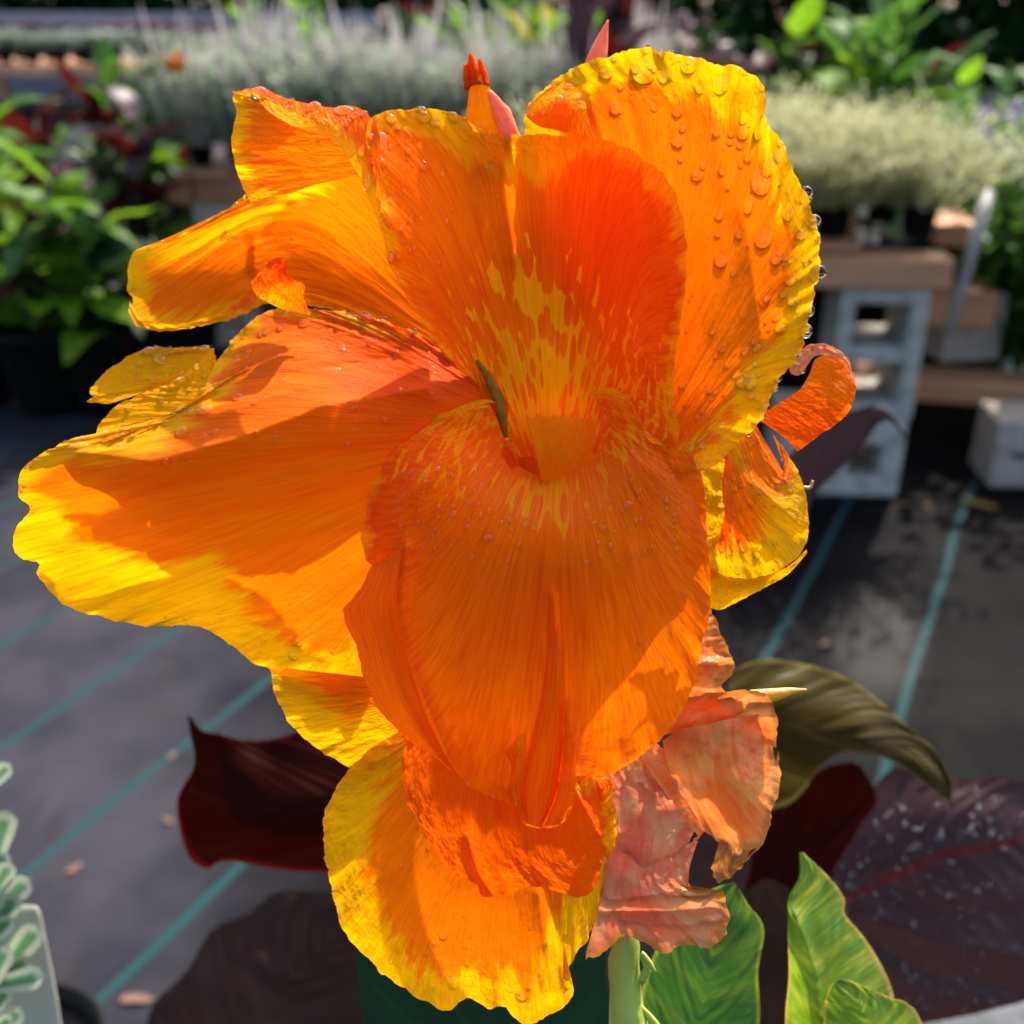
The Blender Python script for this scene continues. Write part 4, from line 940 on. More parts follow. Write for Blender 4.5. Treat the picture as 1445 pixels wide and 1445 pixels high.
def small_drops(key, n, rmin, rmax, region=None, seed=0, z0=Z0, edge=0.3, flat=0.6, clump=None, mat='water'):
    recs, o = GRIDS[key]
    rs = random.Random(seed)
    V, Fc = [], []
    tries = 0; cnt = 0
    while cnt < n and tries < n*60:
        tries += 1
        rec = (recs[0] if rs.random() < 0.9 else recs[rs.randrange(len(recs))]) if region else recs[0] if rs.random() < 0.8 else recs[rs.randrange(len(recs))]
        nv, nu = rec['P'].shape[:2]
        j = int((rs.random()**0.6)*(nv-3))+1; i = rs.randrange(1, nu-1)
        x, y = rec['X'][j, i], rec['Y'][j, i]
        if region and not (region[0] < x < region[2] and region[1] < y < region[3]): continue
        if clump is not None and float(vnoise(np.array([x/60]), np.array([y/60]), 50+seed % 5)[0]) < clump: continue
        p, nn = grid_frame(rec, j, i)
        r = (rmin+(rmax-rmin)*rs.random()**2.5)/F*z0
        m = np.array(drop_matrix(p, nn, r, flat*(0.7+0.5*rs.random()), 1+0.5*rs.random(), rs.uniform(-0.5, 0.5)))
        off = len(V)*len(DV2)
        V.append(DV2@m[:3, :3].T+m[:3, 3]); Fc += [tuple(k+off for k in q) for q in DF2]
        cnt += 1
    if V:
        d = obj('water_droplets', mesh_from('water_droplets', np.vstack(V), Fc), M[mat], o)
        d['kind'] = 'stuff'

def rim_drops(key, t0, t1, n, rmin, rmax, seed=0, which=0, z0=Z0):
    recs, o = GRIDS[key]; rec = recs[which]; rs = random.Random(seed)
    nv, nu = rec['P'].shape[:2]; V, Fc = [], []
    for k in range(n):
        i = int((t0+(t1-t0)*rs.random())*(nu-1)); j = nv-2-int(rs.random()*2)
        p, nn = grid_frame(rec, j, i)
        r = (rmin+(rmax-rmin)*rs.random()**2)/F*z0
        m = np.array(drop_matrix(p+(CAMP-p)/np.linalg.norm(CAMP-p)*r*0.3, nn, r, 0.95, 1+0.3*rs.random(), rs.uniform(-0.5, 0.5)))
        off = len(V)*len(DV2)
        V.append(DV2@m[:3, :3].T+m[:3, 3]); Fc += [tuple(q_+off for q_ in q) for q in DF2]
    d = obj('water_droplets', mesh_from('water_droplets', np.vstack(V), Fc), M['water'], o); d['kind'] = 'stuff'
rim_drops('C', 0.08, 0.85, 90, 1.5, 6.0, 1)
rim_drops('B', 0.2, 0.48, 40, 1.5, 5.5, 2)
rim_drops('D', 0.05, 0.5, 60, 1.2, 5.0, 3)
rim_drops('D3', 0.45, 0.95, 10, 1.5, 5.0, 4)
rim_drops('A', 0.3, 0.6, 20, 1.2, 3.5, 5)
rim_drops('G', 0.1, 0.9, 40, 1.0, 3.0, 7)
big_drops('C', [(907, 100, 20, 1.0, 80, 0.3), (972, 92, 12), (1018, 118, 15, 0.8, 70, 0.35), (955, 157, 8), (958, 201, 9), (1012, 186, 6), (1032, 187, 6), (1048, 186, 9, 1.2), (1030, 199, 5), (960, 225, 5), (986, 246, 9), (1078, 335, 14, 1.15, 0, .6), (1018, 368, 10, 1.1), (1042, 330, 7),
                (1096, 363, 9, 1.2), (1014, 305, 6), (1060, 540, 9, 1.3), (1073, 258, 15, 1.3, 20, .4), (1090, 230, 13, 1.7, -30, .35), (1072, 182, 12, 1.6, -25, .4), (1056, 290, 7, 1.8), (1080, 425, 7, 1.3), (1102, 463, 8), (1048, 537, 10, 1.2), (938, 108, 9), (870, 150, 10, 1.0, 80), (1140, 275, 11, 1.2, 0, 1.0),
                (1152, 309, 10, 1.1, 0, 1.0), (1154, 384, 13, 1.0, 0, 0.9), (1143, 440, 8, 1.1, 0, .9), (1145, 466, 9, 1.2, 0, 1.0), (1130, 330, 8), (1112, 300, 8, 1.5, -20), (1115, 395, 8), (1120, 425, 9), (1078, 575, 6, 1.2, 0, 1.0), (855, 103, 8, 1.3, 80), (788, 140, 9, 1.2, 60), (1055, 222, 6), (1012, 330, 5), (1060, 610, 6)])
big_drops('B', [(615, 170, 8), (598, 165, 9, 1.2, 80), (550, 168, 8), (536, 200, 11, 1.8, -40, .4), (562, 180, 4), (538, 230, 7), (597, 234, 7, 1.2), (577, 215, 5), (526, 192, 6), (640, 165, 8), (686, 235, 4), (658, 196, 4), (680, 200, 4), (695, 237, 4), (565, 325, 4), (550, 365, 5, 1.5, -30), (549, 312, 5)])
big_drops('A', [(368, 132, 11, 1.2, 80, .9), (444, 152, 12, 1.0, 0, .8), (413, 137, 5, 1, 0, .9), (395, 137, 4), (486, 156, 11, 1.5, 85, .6), (405, 152, 4), (435, 168, 5), (502, 163, 7, 1, 0, .8), (514, 160, 6, 1, 0, .8), (492, 175, 7), (458, 172, 5), (518, 258, 7, 1.6), (510, 214, 7), (475, 170, 4)])
big_drops('D', [(470, 520, 10, 1.5, 80, .4), (290, 578, 11, 1.1, 0, .5), (256, 608, 10, 1.1), (335, 561, 8, 1.0, 60), (360, 566, 6), (398, 536, 5), (416, 540, 6), (305, 610, 5), (290, 615, 5), (112, 632, 11, 1.3, 85, .5), (430, 455, 8, 1.3, 80), (515, 450, 9, 1, 0, .8), (540, 450, 6, 1, 0, .9), (495, 446, 6, 1, 0, .9), (500, 450, 5), (560, 500, 6, 1.3), (462, 486, 5), (560, 470, 6), (585, 517, 5),
                (420, 905, 8), (415, 925, 7), (310, 870, 5), (265, 872, 4), (237, 868, 5), (372, 562, 5), (170, 626, 5), (590, 530, 4), (530, 480, 5), (395, 465, 5)])
big_drops('D3', [(212, 494, 8, 1.3, 80, .7), (240, 492, 4, 1, 0, .8), (288, 492, 8, 1.2, 80, .7), (225, 508, 8, 1.5, 70), (198, 512, 6)])
big_drops('E', [(640, 725, 5), (625, 720, 4), (690, 720, 4), (720, 733, 5), (760, 740, 4), (660, 742, 4), (688, 758, 7, .8), (740, 742, 4), (886, 712, 6, 1.2, 60), (850, 745, 5), (670, 690, 4), (655, 690, 4), (655, 1115, 5), (905, 905, 5), (695, 1130, 4), (862, 706, 4), (940, 718, 4)])
big_drops('G', [(640, 1385, 9, 1.3), (625, 1320, 5, 1.2, 80), (735, 1405, 8, 1.2, 70), (800, 1392, 4), (612, 1330, 4), (600, 1345, 4), (660, 1360, 4), (745, 1393, 4)])
big_drops('F', [(848, 1108, 6, 1, 0, .9), (856, 1215, 6), (864, 1142, 4), (828, 1106, 5)])
big_drops('J', [(1060, 710, 5), (1070, 620, 5), (1050, 772, 5, 1.3), (1030, 778, 5), (1068, 785, 5), (1020, 770, 6, 1.5), (1093, 765, 4), (1105, 632, 4), (1078, 760, 4), (1008, 690, 6, 1.5)])
big_drops('M', [(985, 1100, 5), (935, 1110, 6), (948, 1073, 5), (905, 1100, 4), (925, 1170, 4)])
big_drops('K2', [(1126, 508, 8), (1150, 490, 4), (1180, 500, 4), (1132, 522, 5)])
small_drops('C', 430, 1.0, 6.5, seed=1)
small_drops('B', 110, 1.0, 4.5, (515, 150, 720, 400), seed=2)
small_drops('A', 170, 1.0, 4.5, seed=3)
small_drops('D', 420, 1.0, 6.0, (130, 440, 700, 660), seed=4)
small_drops('D', 90, 1.0, 4.0, (300, 820, 560, 965), seed=5)
small_drops('D3', 40, 1.5, 5.0, seed=6)
small_drops('E', 260, 1.0, 5.0, (560, 660, 960, 800), seed=7)
small_drops('E', 60, 1.0, 3.0, seed=8)
small_drops('G', 120, 1.0, 4.0, seed=9)
small_drops('F', 30, 1.0, 3.0, seed=10)
small_drops('J', 200, 1.5, 4.5, seed=11)
small_drops('M', 70, 1.0, 4.0, seed=12)
small_drops('L', 60, 1.0, 3.0, seed=13)
small_drops('I', 20, 1.0, 3.0, seed=14)
small_drops('K', 10, 1.0, 3.0, seed=15)
small_drops('Y', 520, 1.2, 4.5, seed=16, z0=0.52, mat='bead', edge=0.9)
small_drops('O', 40, 1.2, 4.0, (1180, 1000, 1350, 1130), seed=17, z0=0.44)

# ------------------------------------------------------------------ ground: woven cover with teal lines
def ground_material():
    s = NT('woven_ground_cover')
    tc = s.n('ShaderNodeTexCoord'); ob = tc.outputs['Object']
    sx = s.n('ShaderNodeSeparateXYZ'); s.l(ob, sx.inputs[0])
    az = math.atan2(868, 1550*math.cos(PITCH)+722*math.sin(PITCH))
    # coordinate across the lines
    ref = on_level(104, 1445, 0); ref2 = on_level(1134, 1445, 0)
    ca, sa = math.cos(az), math.sin(az)
    c0 = ref.x*ca-ref.y*sa; c1 = ref2.x*ca-ref2.y*sa
    sp = (c1-c0)/3.0
    wob = s.noise(ob, 1.6, 2.0)
    a = s.math('SUBTRACT', s.math('MULTIPLY', sx.outputs[0], ca), s.math('MULTIPLY', sx.outputs[1], sa))
    a = s.math('ADD', a, s.math('MULTIPLY', s.math('SUBTRACT', wob, 0.5), 0.04))
    a = s.math('DIVIDE', s.math('SUBTRACT', a, c0-0.0), sp)
    fr = s.math('ABSOLUTE', s.math('SUBTRACT', s.math('FRACT', s.math('ADD', a, 0.5)), 0.5))
    line = s.step(fr, 0.034, 0.024)
    weave = s.n('ShaderNodeTexWave'); weave.inputs['Scale'].default_value = 110.0; s.l(ob, weave.inputs['Vector'])
    big = s.noise(ob, 2.2, 4.0, 0.6)
    big2 = s.noise(s.vec(ob, 1, 1, 1, (5, 3, 0)), 5.0, 4.0, 0.6)
    c = s.mix(s.step(big, 0.35, 0.7), (0.010, 0.010, 0.013), (0.031, 0.030, 0.037))
    c = s.mix(s.math('MULTIPLY', s.step(big2, 0.55, 0.75), 0.5), c, (0.035, 0.03, 0.027))
    unshaded = s.math('ADD', s.math('MULTIPLY_ADD', sx.outputs[0], -1.7, -0.55), s.math('MULTIPLY', s.noise(ob, 1.3, 3.0), 1.6))  # low towards the right, where bench shade is painted into the cover colour
    unshaded = s.step(unshaded, 0.5, 1.0)
    c = s.mix(unshaded, s.mix(s.step(big2, 0.4, 0.7), (0.0025, 0.002, 0.0025), (0.0055, 0.005, 0.0055)), c)
    smear = s.noise(s.vec(ob, 3.2, 0.8, 1, (2, 7, 0)), 2.2, 5.0, 0.65)
    c = s.mix(s.math('MULTIPLY', s.step(smear, 0.56, 0.70), 0.6), c, (0.010, 0.009, 0.009))
    c = s.mix(line, c, (0.011, 0.036, 0.038))
    p = s.n('ShaderNodeBsdfPrincipled'); s.l(c, p.inputs['Base Color'])
    ro = s.math('ADD', s.math('MULTIPLY', s.step(big, 0.42, 0.62), -0.10), 0.85)
    wp = on_level(1235, 900, 0)
    rot = s.n('ShaderNodeMapping'); rot.vector_type = 'TEXTURE'; s.l(ob, rot.inputs[0])
    rot.inputs[1].default_value = (wp.x, wp.y, 0); rot.inputs[2].default_value = (0, 0, -0.35); rot.inputs[3].default_value = (0.10, 0.30, 1)
    ln = s.n('ShaderNodeVectorMath', operation='LENGTH'); s.l(rot.outputs[0], ln.inputs[0])
    wet = s.step(s.math('ADD', ln.outputs['Value'], s.math('MULTIPLY', big2, 0.9)), 1.45, 0.75)
    ro = s.math('ADD', ro, s.math('MULTIPLY', wet, -0.22))
    s.l(s.math('MULTIPLY_ADD', wet, 0.03, 0.04), p.inputs['Specular IOR Level'])
    s.l(ro, p.inputs['Roughness'])
    b = s.bump(weave.outputs[1], 0.15, 0.001)
    b = s.bump(big2, 0.25, 0.01, b)
    s.l(b, p.inputs['Normal']); s.l(p.outputs[0], s.out.inputs[0])
    return s.m
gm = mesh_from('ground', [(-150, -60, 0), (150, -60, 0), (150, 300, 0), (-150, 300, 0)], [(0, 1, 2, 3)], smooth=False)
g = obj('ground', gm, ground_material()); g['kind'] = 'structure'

# fallen petals and leaf scraps on the ground cover
def scrap_mesh(sd):
    n = 8; r_ = random.Random(sd)
    v = [(0, 0, 0.006)]
    for j in range(n):
        a = 2*math.pi*j/n; q = 1+r_.uniform(-.3, .3)
        v.append((math.cos(a)*q*1.5, math.sin(a)*q*.6, r_.uniform(0, .3)))
    return mesh_from('scrap', v, [(0, 1+j, 1+(j+1) % n) for j in range(n)])
SM = [scrap_mesh(i) for i in range(4)]
M['scrap_pale'] = foliage('pale_scrap', (0.13, 0.08, 0.055), (0.17, 0.10, 0.07), 0.2)
M['scrap_yel'] = foliage('yellow_scrap', (0.15, 0.11, 0.03), (0.18, 0.13, 0.035), 0.3)
def scrap(px, py, size, m, label, sd=0):
    me = SM[sd % 4].copy(); me.materials.append(m)
    o = obj('fallen_petal', me, None, None, on_level(px, py, 0.002)); o.scale = (size, size, size); o.rotation_euler = (0, 0, sd*1.3)
    tag(o, label, 'fallen petal')
scrap(193, 1410, 0.011, M['scrap_pale'], 'tan scrap of fallen petal between two teal lines near the bottom edge')
scrap(243, 1066, 0.006, M['scrap_pale'], 'small pale speck of petal on the teal line left of the maroon leaf', 1)
scrap(237, 1158, 0.006, M['scrap_pale'], 'faint beige speck on the grey ground just left of the maroon leaf', 2)
scrap(105, 1226, 0.008, M['scrap_pale'], 'dull brownish scrap beside the long teal line at the lower left', 3)
scrap(1385, 713, 0.022, M['scrap_yel'], 'yellow fallen leaf on the dark ground in front of the slotted block', 2)
scrap(1310, 716, 0.012, M['scrap_pale'], 'small reddish scrap on the dark ground beside the grey block', 1)
scrap(1272, 712, 0.012, M['scrap_pale'], 'grey dot of debris at the foot of the grey block', 0)
scrap(1165, 908, 0.008, M['scrap_pale'], 'tiny grey speck between two teal lines at the right', 3)

# ------------------------------------------------------------------ benches, blocks and boards
def box_verts(sx, sy, sz, bev=0.0):
    v = [(x*sx/2, y*sy/2, z*sz) for z in (0, 1) for y in (-1, 1) for x in (-1, 1)]
    f = [(0, 2, 3, 1), (4, 5, 7, 6), (0, 1, 5, 4), (2, 6, 7, 3), (0, 4, 6, 2), (1, 3, 7, 5)]
    return v, f
def bev_obj(name, me, mat, parent, loc, rz=0.0, rx=0.0, ry=0.0, bev=0.006):
    o = obj(name, me, mat, parent, loc); o.rotation_euler = (rx, ry, rz)
    if bev:
        b = o.modifiers.new('b', 'BEVEL'); b.width = bev; b.segments = 2; b.limit_method = 'ANGLE'
    return o
def box(name, sx, sy, sz, mat, loc, rz=0.0, parent=None, rx=0.0, ry=0.0, bev=0.006):
    v, f = box_verts(sx, sy, sz)
    return bev_obj(name, mesh_from(name, v, f, smooth=False), mat, parent, loc, rz, rx, ry, bev)

def block_mesh(w, h, d, holes):
    """hollow block seen face on: rectangular cores (x0,x1,z0,z1) run right through in y"""
    xs = sorted({-w/2, w/2, *[a for hh in holes for a in hh[:2]]}); zs = sorted({0.0, h, *[a for hh in holes for a in hh[2:]]})
    idx = {}; v = []; f = []
    def vid(x, y, z):
        k = (round(x, 5), y, round(z, 5))
        if k not in idx: idx[k] = len(v); v.append((x, y*d/2, z))
        return idx[k]
    solid = {}
    for i in range(len(xs)-1):
        for j in range(len(zs)-1):
            cx, cz = (xs[i]+xs[i+1])/2, (zs[j]+zs[j+1])/2
            solid[i, j] = not any(a < cx < b and c < cz < e for a, b, c, e in holes)
    for (i, j), s_ in solid.items():
        if not s_: continue
        x0, x1, z0, z1 = xs[i], xs[i+1], zs[j], zs[j+1]
        f.append((vid(x0, -1, z0), vid(x1, -1, z0), vid(x1, -1, z1), vid(x0, -1, z1)))
        f.append((vid(x0, 1, z0), vid(x0, 1, z1), vid(x1, 1, z1), vid(x1, 1, z0)))
        if not solid.get((i-1, j), False): f.append((vid(x0, -1, z0), vid(x0, -1, z1), vid(x0, 1, z1), vid(x0, 1, z0)))
        if not solid.get((i+1, j), False): f.append((vid(x1, -1, z0), vid(x1, 1, z0), vid(x1, 1, z1), vid(x1, -1, z1)))
        if not solid.get((i, j-1), False): f.append((vid(x0, -1, z0), vid(x0, 1, z0), vid(x1, 1, z0), vid(x1, -1, z0)))
        if not solid.get((i, j+1), False): f.append((vid(x0, -1, z1), vid(x1, -1, z1), vid(x1, 1, z1), vid(x0, 1, z1)))
    return mesh_from('hollow_block', v, f, smooth=False)

def px2m(p, Z): return p*Z/F
# lower block, its face towards us
gb = on_level(1190, 700, 0.0); Zb = (Vector(gb)-Vector(CAMP)).dot(Vector(FWD))
bh = 0.17
low = block_mesh(px2m(170, Zb), bh, 0.19, [(-0.075, -0.012, .045, .115), (0.018, 0.082, .045, .115)])
o = bev_obj('concrete_block', low, M['concrete'], None, gb+Vector((-0.01, 0.095, 0)), R(-4)); tag(o, 'lower grey hollow concrete block, lying on the ground under the bench', 'concrete block', 'hollow blocks carrying the right bench')
top0 = on_level(1262, 597, bh)
uh = 0.27
up = block_mesh(0.17, uh, 0.19, [(-0.055, 0.052, .032, .118), (-0.055, 0.052, .150, .238)])
o = bev_obj('concrete_block', up, M['concrete'], None, Vector((top0.x-0.035, gb.y+0.10, bh)), R(-6)); tag(o, 'upper grey hollow concrete block with two openings, standing right under the timber beam', 'concrete block', 'hollow blocks carrying the right bench')
bx = o.location.x; by = o.location.y
beamz = bh+uh
rb = empty('display_bench', (bx, by, beamz), 'timber plant bench on grey concrete blocks at the right, holding silvery plants', 'bench')
BH = 0.06
def bpart(name, sx, sy, sz, mat, loc, rz=0, **k):
    return box(name, sx, sy, sz, mat, Vector(loc)-rb.location, rz, rb, **k)
bpart('beam', 1.1, 0.09, BH, M['wood'], (bx-0.44, by-0.03, beamz), R(-4))
bpart('beam', 0.9, 0.09, BH, M['wood'], (bx-0.40, by+0.75, beamz), R(-4))
for k in range(5):
    bpart('plank', 0.13, 0.9, 0.016, M['wood'], (bx-0.02-k*0.20, by+0.38, beamz+BH+0.002), R(-14))
TOP = beamz+BH+0.02
# grey pole leaning beside the bench
p0 = on_level(1338, 470, 0.30); p1 = at(1395, 270, 2.35)
v, f = wtube([(p0.x, p0.y, p0.z, .014), ((p0.x+p1.x)/2, (p0.y+p1.y)/2, (p0.z+p1.z)/2, .014), (p1.x, p1.y, p1.z, .014)], 12)
o = obj('metal_pole', mesh_from('metal_pole', v, f), M['metal']); tag(o, 'thin grey metal pole slanting up beside the right end of the timber bench', 'pole')
# stacked timber and second support further right
w1 = on_level(1375, 590, 0.10)
o = box('timber_board', 0.60, 0.12, 0.055, M['wood'], w1+Vector((0.05, 0.14, 0.0)), R(-12)); tag(o, 'pale timber board lying low above the slotted block at the right edge', 'board')
o = box('timber_board', 0.20, 0.5, 0.08, M['wood'], on_level(1372, 450, 0.30)+Vector((0.03, 0.32, -0.04)), R(-12)); tag(o, 'short sunlit timber end beside the grey pole', 'board')
o = box('timber_board', 0.15, 0.3, 0.16, M['concrete_warm'], on_level(1365, 520, 0.16)+Vector((0.0, 0.2, 0.0)), R(10)); tag(o, 'rough beige masonry lump between the two timber boards at the right', 'rubble')
o = box('timber_board', 0.09, 0.8, 0.05, M['wood'], on_level(1385, 330, 0.50)+Vector((0.06, 0.5, -0.05)), R(-10)); tag(o, 'timber rail running back behind the grey pole', 'board')
sb = on_level(1440, 698, 0.0)
slot = block_mesh(0.20, 0.15, 0.14, [(-0.06, 0.11, .062, .078)])
o = bev_obj('concrete_block', slot, M['concrete_warm'], None, sb+Vector((0.05, 0.10, 0)), R(-4)); tag(o, 'pale block with a dark horizontal slot standing at the right edge', 'concrete block')
# left bench (further back) with lavender
lbZ = on_level(308, 490, 0.0)
lx, ly = lbZ.x, lbZ.y+0.10
lh = 0.42
o = bev_obj('concrete_block', block_mesh(0.13, lh, 0.2, [(-0.04, 0.04, .05, .17), (-0.04, 0.04, .24, .36)]), M['concrete'], None, (lx+0.03, ly, 0), R(3)); tag(o, 'grey concrete block seen between the dark pots and the upper left petals', 'concrete block')
lb = empty('display_bench', (lx, ly, lh), 'timber bench behind the flower carrying rows of lavender', 'bench')
for k in range(2):
    box('beam', 1.9, 0.09, 0.07, M['wood'], Vector((0.85, -0.06+k*0.6, 0)), R(0), lb)
for k in range(9):
    box('plank', 0.15, 0.75, 0.02, M['wood'], Vector((0.02+k*0.2, 0.25, 0.072)), 0, lb)
LTOP = lh+0.094
# far left bench
fb = empty('display_bench', (0, 0, 0), 'long far bench at the upper left with an orange brown timber edge and silvery seedlings', 'bench')
FH = 0.45
fp = on_level(150, 92, FH)
fb.location = (fp.x, fp.y, FH)
M['wood_far'] = simple('orange_timber', (0.62, 0.30, 0.16), 0.75, 0.3, 7, c2=(0.40, 0.19, 0.10))
box('beam', 3.6, 0.05, 0.09, M['wood_far'], Vector((-0.2, 0, -0.09)), R(-3), fb)
box('table_top', 3.6, 1.5, 0.02, M['wood'], Vector((-0.2, 0.80, -0.03)), R(-3), fb)
for k in range(5):
    box('leg', 0.07, 0.07, FH-0.09, M['wood'], Vector((-1.8+k*0.85, 0.08-(-1.8+k*0.85)*0.05+0.0, -FH)), 0, fb)

# ------------------------------------------------------------------ background plants
def leaf_mesh(L=1.0, W=0.35, fold=0.25, droop=0.5, nl=9, nw=4, tip=1.0, curl=0.0, sd=0, blunt=False):
    r_ = random.Random(sd)
    v, f, uv = [], [], []
    for i in range(nl+1):
        t = i/nl
        w = W*math.sin(math.pi*min(1, t**0.75*0.97+0.03))**0.8*0.5
        if blunt: w = W*0.5*(0.35+0.65*t**0.7)*max(0.0, 1-abs(2*t-1)**(9 if t > .5 else 3))**0.5+0.004
        x = t*L; z = -droop*t*t*L*0.6+0.1*math.sin(t*6+sd)*W
        for j in range(nw+1):
            s_ = j/nw*2-1
            v.append((x-curl*abs(s_)*0.1, s_*w, z+abs(s_)*w*fold+0.04*W*r_.uniform(-1, 1))); uv.append((t, j/nw))
    for i in range(nl):
        for j in range(nw):
            a = i*(nw+1)+j; f.append((a, a+1, a+nw+2, a+nw+1))
    return mesh_from('leaf', v, f, np.array(uv))
LEAVES = {}
def leafset(mat, kind):
    k = (mat.name, kind)
    if k not in LEAVES:
        out = []
        for q in range(5):
            if kind == 'broad': me = leaf_mesh(1, 0.46+0.05*q, 0.3, 0.2+0.2*q, sd=q)
            elif kind == 'long': me = leaf_mesh(1, 0.32+0.04*q, 0.35, 0.1+0.18*q, sd=q)
            else: me = leaf_mesh(1, 0.55, 0.2, 0.6, sd=q)
            me.materials.append(mat); out.append(me)
        LEAVES[k] = out
    return LEAVES[k]
POT_S = pot_mesh(0.5, 1.0, 20)
POT_S.materials.append(M['pot'])

def leafy(name, label, loc, nleaf, L, height, mats, kind='broad', up=0.6, pot=0.16, group=None, stems=3, seed=0, cat='potted plant', spread=0.05, tmin=0.0):
    r_ = random.Random(seed)
    root = empty(name, loc, label, cat, group)
    if pot:
        p = obj('pot', POT_S, None, root, (0, 0, 0)); p.scale = (pot*1.05, pot*1.05, pot)
    z0_ = pot*0.85
    for s_ in range(stems):
        a = r_.uniform(0, 6.28); q = spread*r_.uniform(.3, 1)
        tip = Vector((math.cos(a)*q*1.8, math.sin(a)*q*1.8, z0_+height*r_.uniform(.75, 1)))
        b = Vector((math.cos(a)*q*.5, math.sin(a)*q*.5, z0_))
        v, f = wtube([(b.x, b.y, b.z, .006), ((b.x+tip.x)/2, (b.y+tip.y)/2, (b.z+tip.z)/2, .005), (tip.x, tip.y, tip.z, .003)], 6)
        obj('stem', mesh_from('stem', v, f), M['stem_dark'], root)
        for i in range(nleaf//stems):
            t = tmin+(1-tmin)*(i+0.5)/(nleaf//stems)
            p = b.lerp(tip, t)
            m = mats[r_.randrange(len(mats))]
            me = leafset(m, kind)[r_.randrange(5)]
            o = obj('leaf', me, None, root, p)
            l = L*r_.uniform(.65, 1.1)*(1-0.25*t)
            o.scale = (l, l, l)
            o.rotation_euler = Euler((r_.uniform(-.5, .5), -(r_.uniform(-0.1, 0.9)+t*up), i*2.4+r_.uniform(-.5, .5)+a))
    return root

def clump_mesh(name, n, h, rad, w, spread=0.5, droop=0.0, seed=0, leaflets=0, lw=0.004, ll=0.02, seg=4):
    r_ = random.Random(seed)
    v, f = [], []
    for i in range(n):
        a = r_.uniform(0, 6.28); rr = rad*math.sqrt(r_.random())
        x, y = math.cos(a)*rr, math.sin(a)*rr
        lean = spread*rr/rad*r_.uniform(.5, 1.3)+r_.uniform(-.15, .15); hh = h*r_.uniform(.6, 1.0)
        dx, dy = math.cos(a)*lean, math.sin(a)*lean
        th = r_.uniform(0, 3.14); wx, wy = math.cos(th)*w/2, math.sin(th)*w/2
        pts = []
        for k in range(seg+1):
            t = k/seg
            pts.append((x+dx*hh*t, y+dy*hh*t, hh*t-droop*lean*hh*t*t))
        o = len(v)
        for k, p in enumerate(pts):
            t = k/seg; q = (1-t)**0.5+0.12
            v.append((p[0]-wx*q, p[1]-wy*q, p[2])); v.append((p[0]+wx*q, p[1]+wy*q, p[2]))
        for k in range(seg):
            f.append((o+2*k, o+2*k+1, o+2*k+3, o+2*k+2))
        for k in range(leaflets):
            t = (k+1)/leaflets; q = int(t*seg*0.999); p = pts[min(q+1, seg)]; p_ = pts[q]; u = t*seg-q
            c = [p_[m_]+(p[m_]-p_[m_])*u for m_ in range(3)]
            a2 = k*2.4+r_.uniform(-.4, .4); L_ = ll*r_.uniform(.6, 1.1); e = r_.uniform(.2, .9)
            d = (math.cos(a2)*math.cos(e)*L_, math.sin(a2)*math.cos(e)*L_, math.sin(e)*L_)
            s_ = (-math.sin(a2)*lw/2, math.cos(a2)*lw/2, 0)
            o = len(v)
            v += [tuple(c), (c[0]+d[0]*.5+s_[0], c[1]+d[1]*.5+s_[1], c[2]+d[2]*.5), (c[0]+d[0], c[1]+d[1], c[2]+d[2]), (c[0]+d[0]*.5-s_[0], c[1]+d[1]*.5-s_[1], c[2]+d[2]*.5)]
            f.append((o, o+1, o+2, o+3))
    return mesh_from(name, v, f)

def clumped(name, label, loc, me, cat, group=None, rz=0.0, sc=1.0, pot=0.09, potmesh=None, extra=None):
    root = empty(name, loc, label, cat, group, rz)
    p = obj('pot', potmesh or POT_S, None, root, (0, 0, 0)); p.scale = (pot*1.1, pot*1.1, pot)
    o = obj('foliage', me, None, root, (0, 0, pot*0.85)); o.scale = (sc, sc, sc); o['kind'] = 'stuff'
    if extra:
        e = obj('flower_spikes', extra, None, root, (0, 0, pot*0.85)); e.scale = (sc, sc, sc); e['kind'] = 'stuff'
    return root

LAV = []; LAVT = []
for q in range(3):
    me = clump_mesh('lavender_foliage', 90, 0.17, 0.065, 0.004, 0.35, seed=q, leaflets=9, lw=0.007, ll=0.035); me.materials.append(M['f_lav']); LAV.append(me)
    me = clump_mesh('lavender_spikes', 18, 0.27, 0.06, 0.014, 0.3, seed=q+9, leaflets=0); me.materials.append(M['f_lavtip']); LAVT.append(me)
rl = random.Random(5)
ORD = ['first', 'second', 'third', 'fourth', 'fifth', 'sixth', 'seventh', 'eighth', 'ninth', 'tenth', 'eleventh', 'twelfth', 'thirteenth', 'fourteenth']
def pix(x, y, z):
    d = np.array([x, y, z])-CAMP
    return CX+F*(d@RIGHT)/(d@FWD), CY-F*(d@UPV)/(d@FWD)
k = 0
for row in range(3):
    for i in range(9):
        x = lx-0.02+i*0.155+rl.uniform(-.02, .02)+row*0.05; y = ly+0.02+row*0.17
        if k % 1 == 0:
            clumped('lavender_plant', 'silvery lavender with pale spikes, '+ORD[i]+' from the left in the '+['front', 'middle', 'back'][row]+' row behind the flower', (x, y, LTOP), LAV[k % 3], 'lavender plant', 'lavender plants in rows on the bench', rl.uniform(0, 6), rl.uniform(1.3, 1.6), 0.07, extra=LAVT[k % 3])
        k += 1

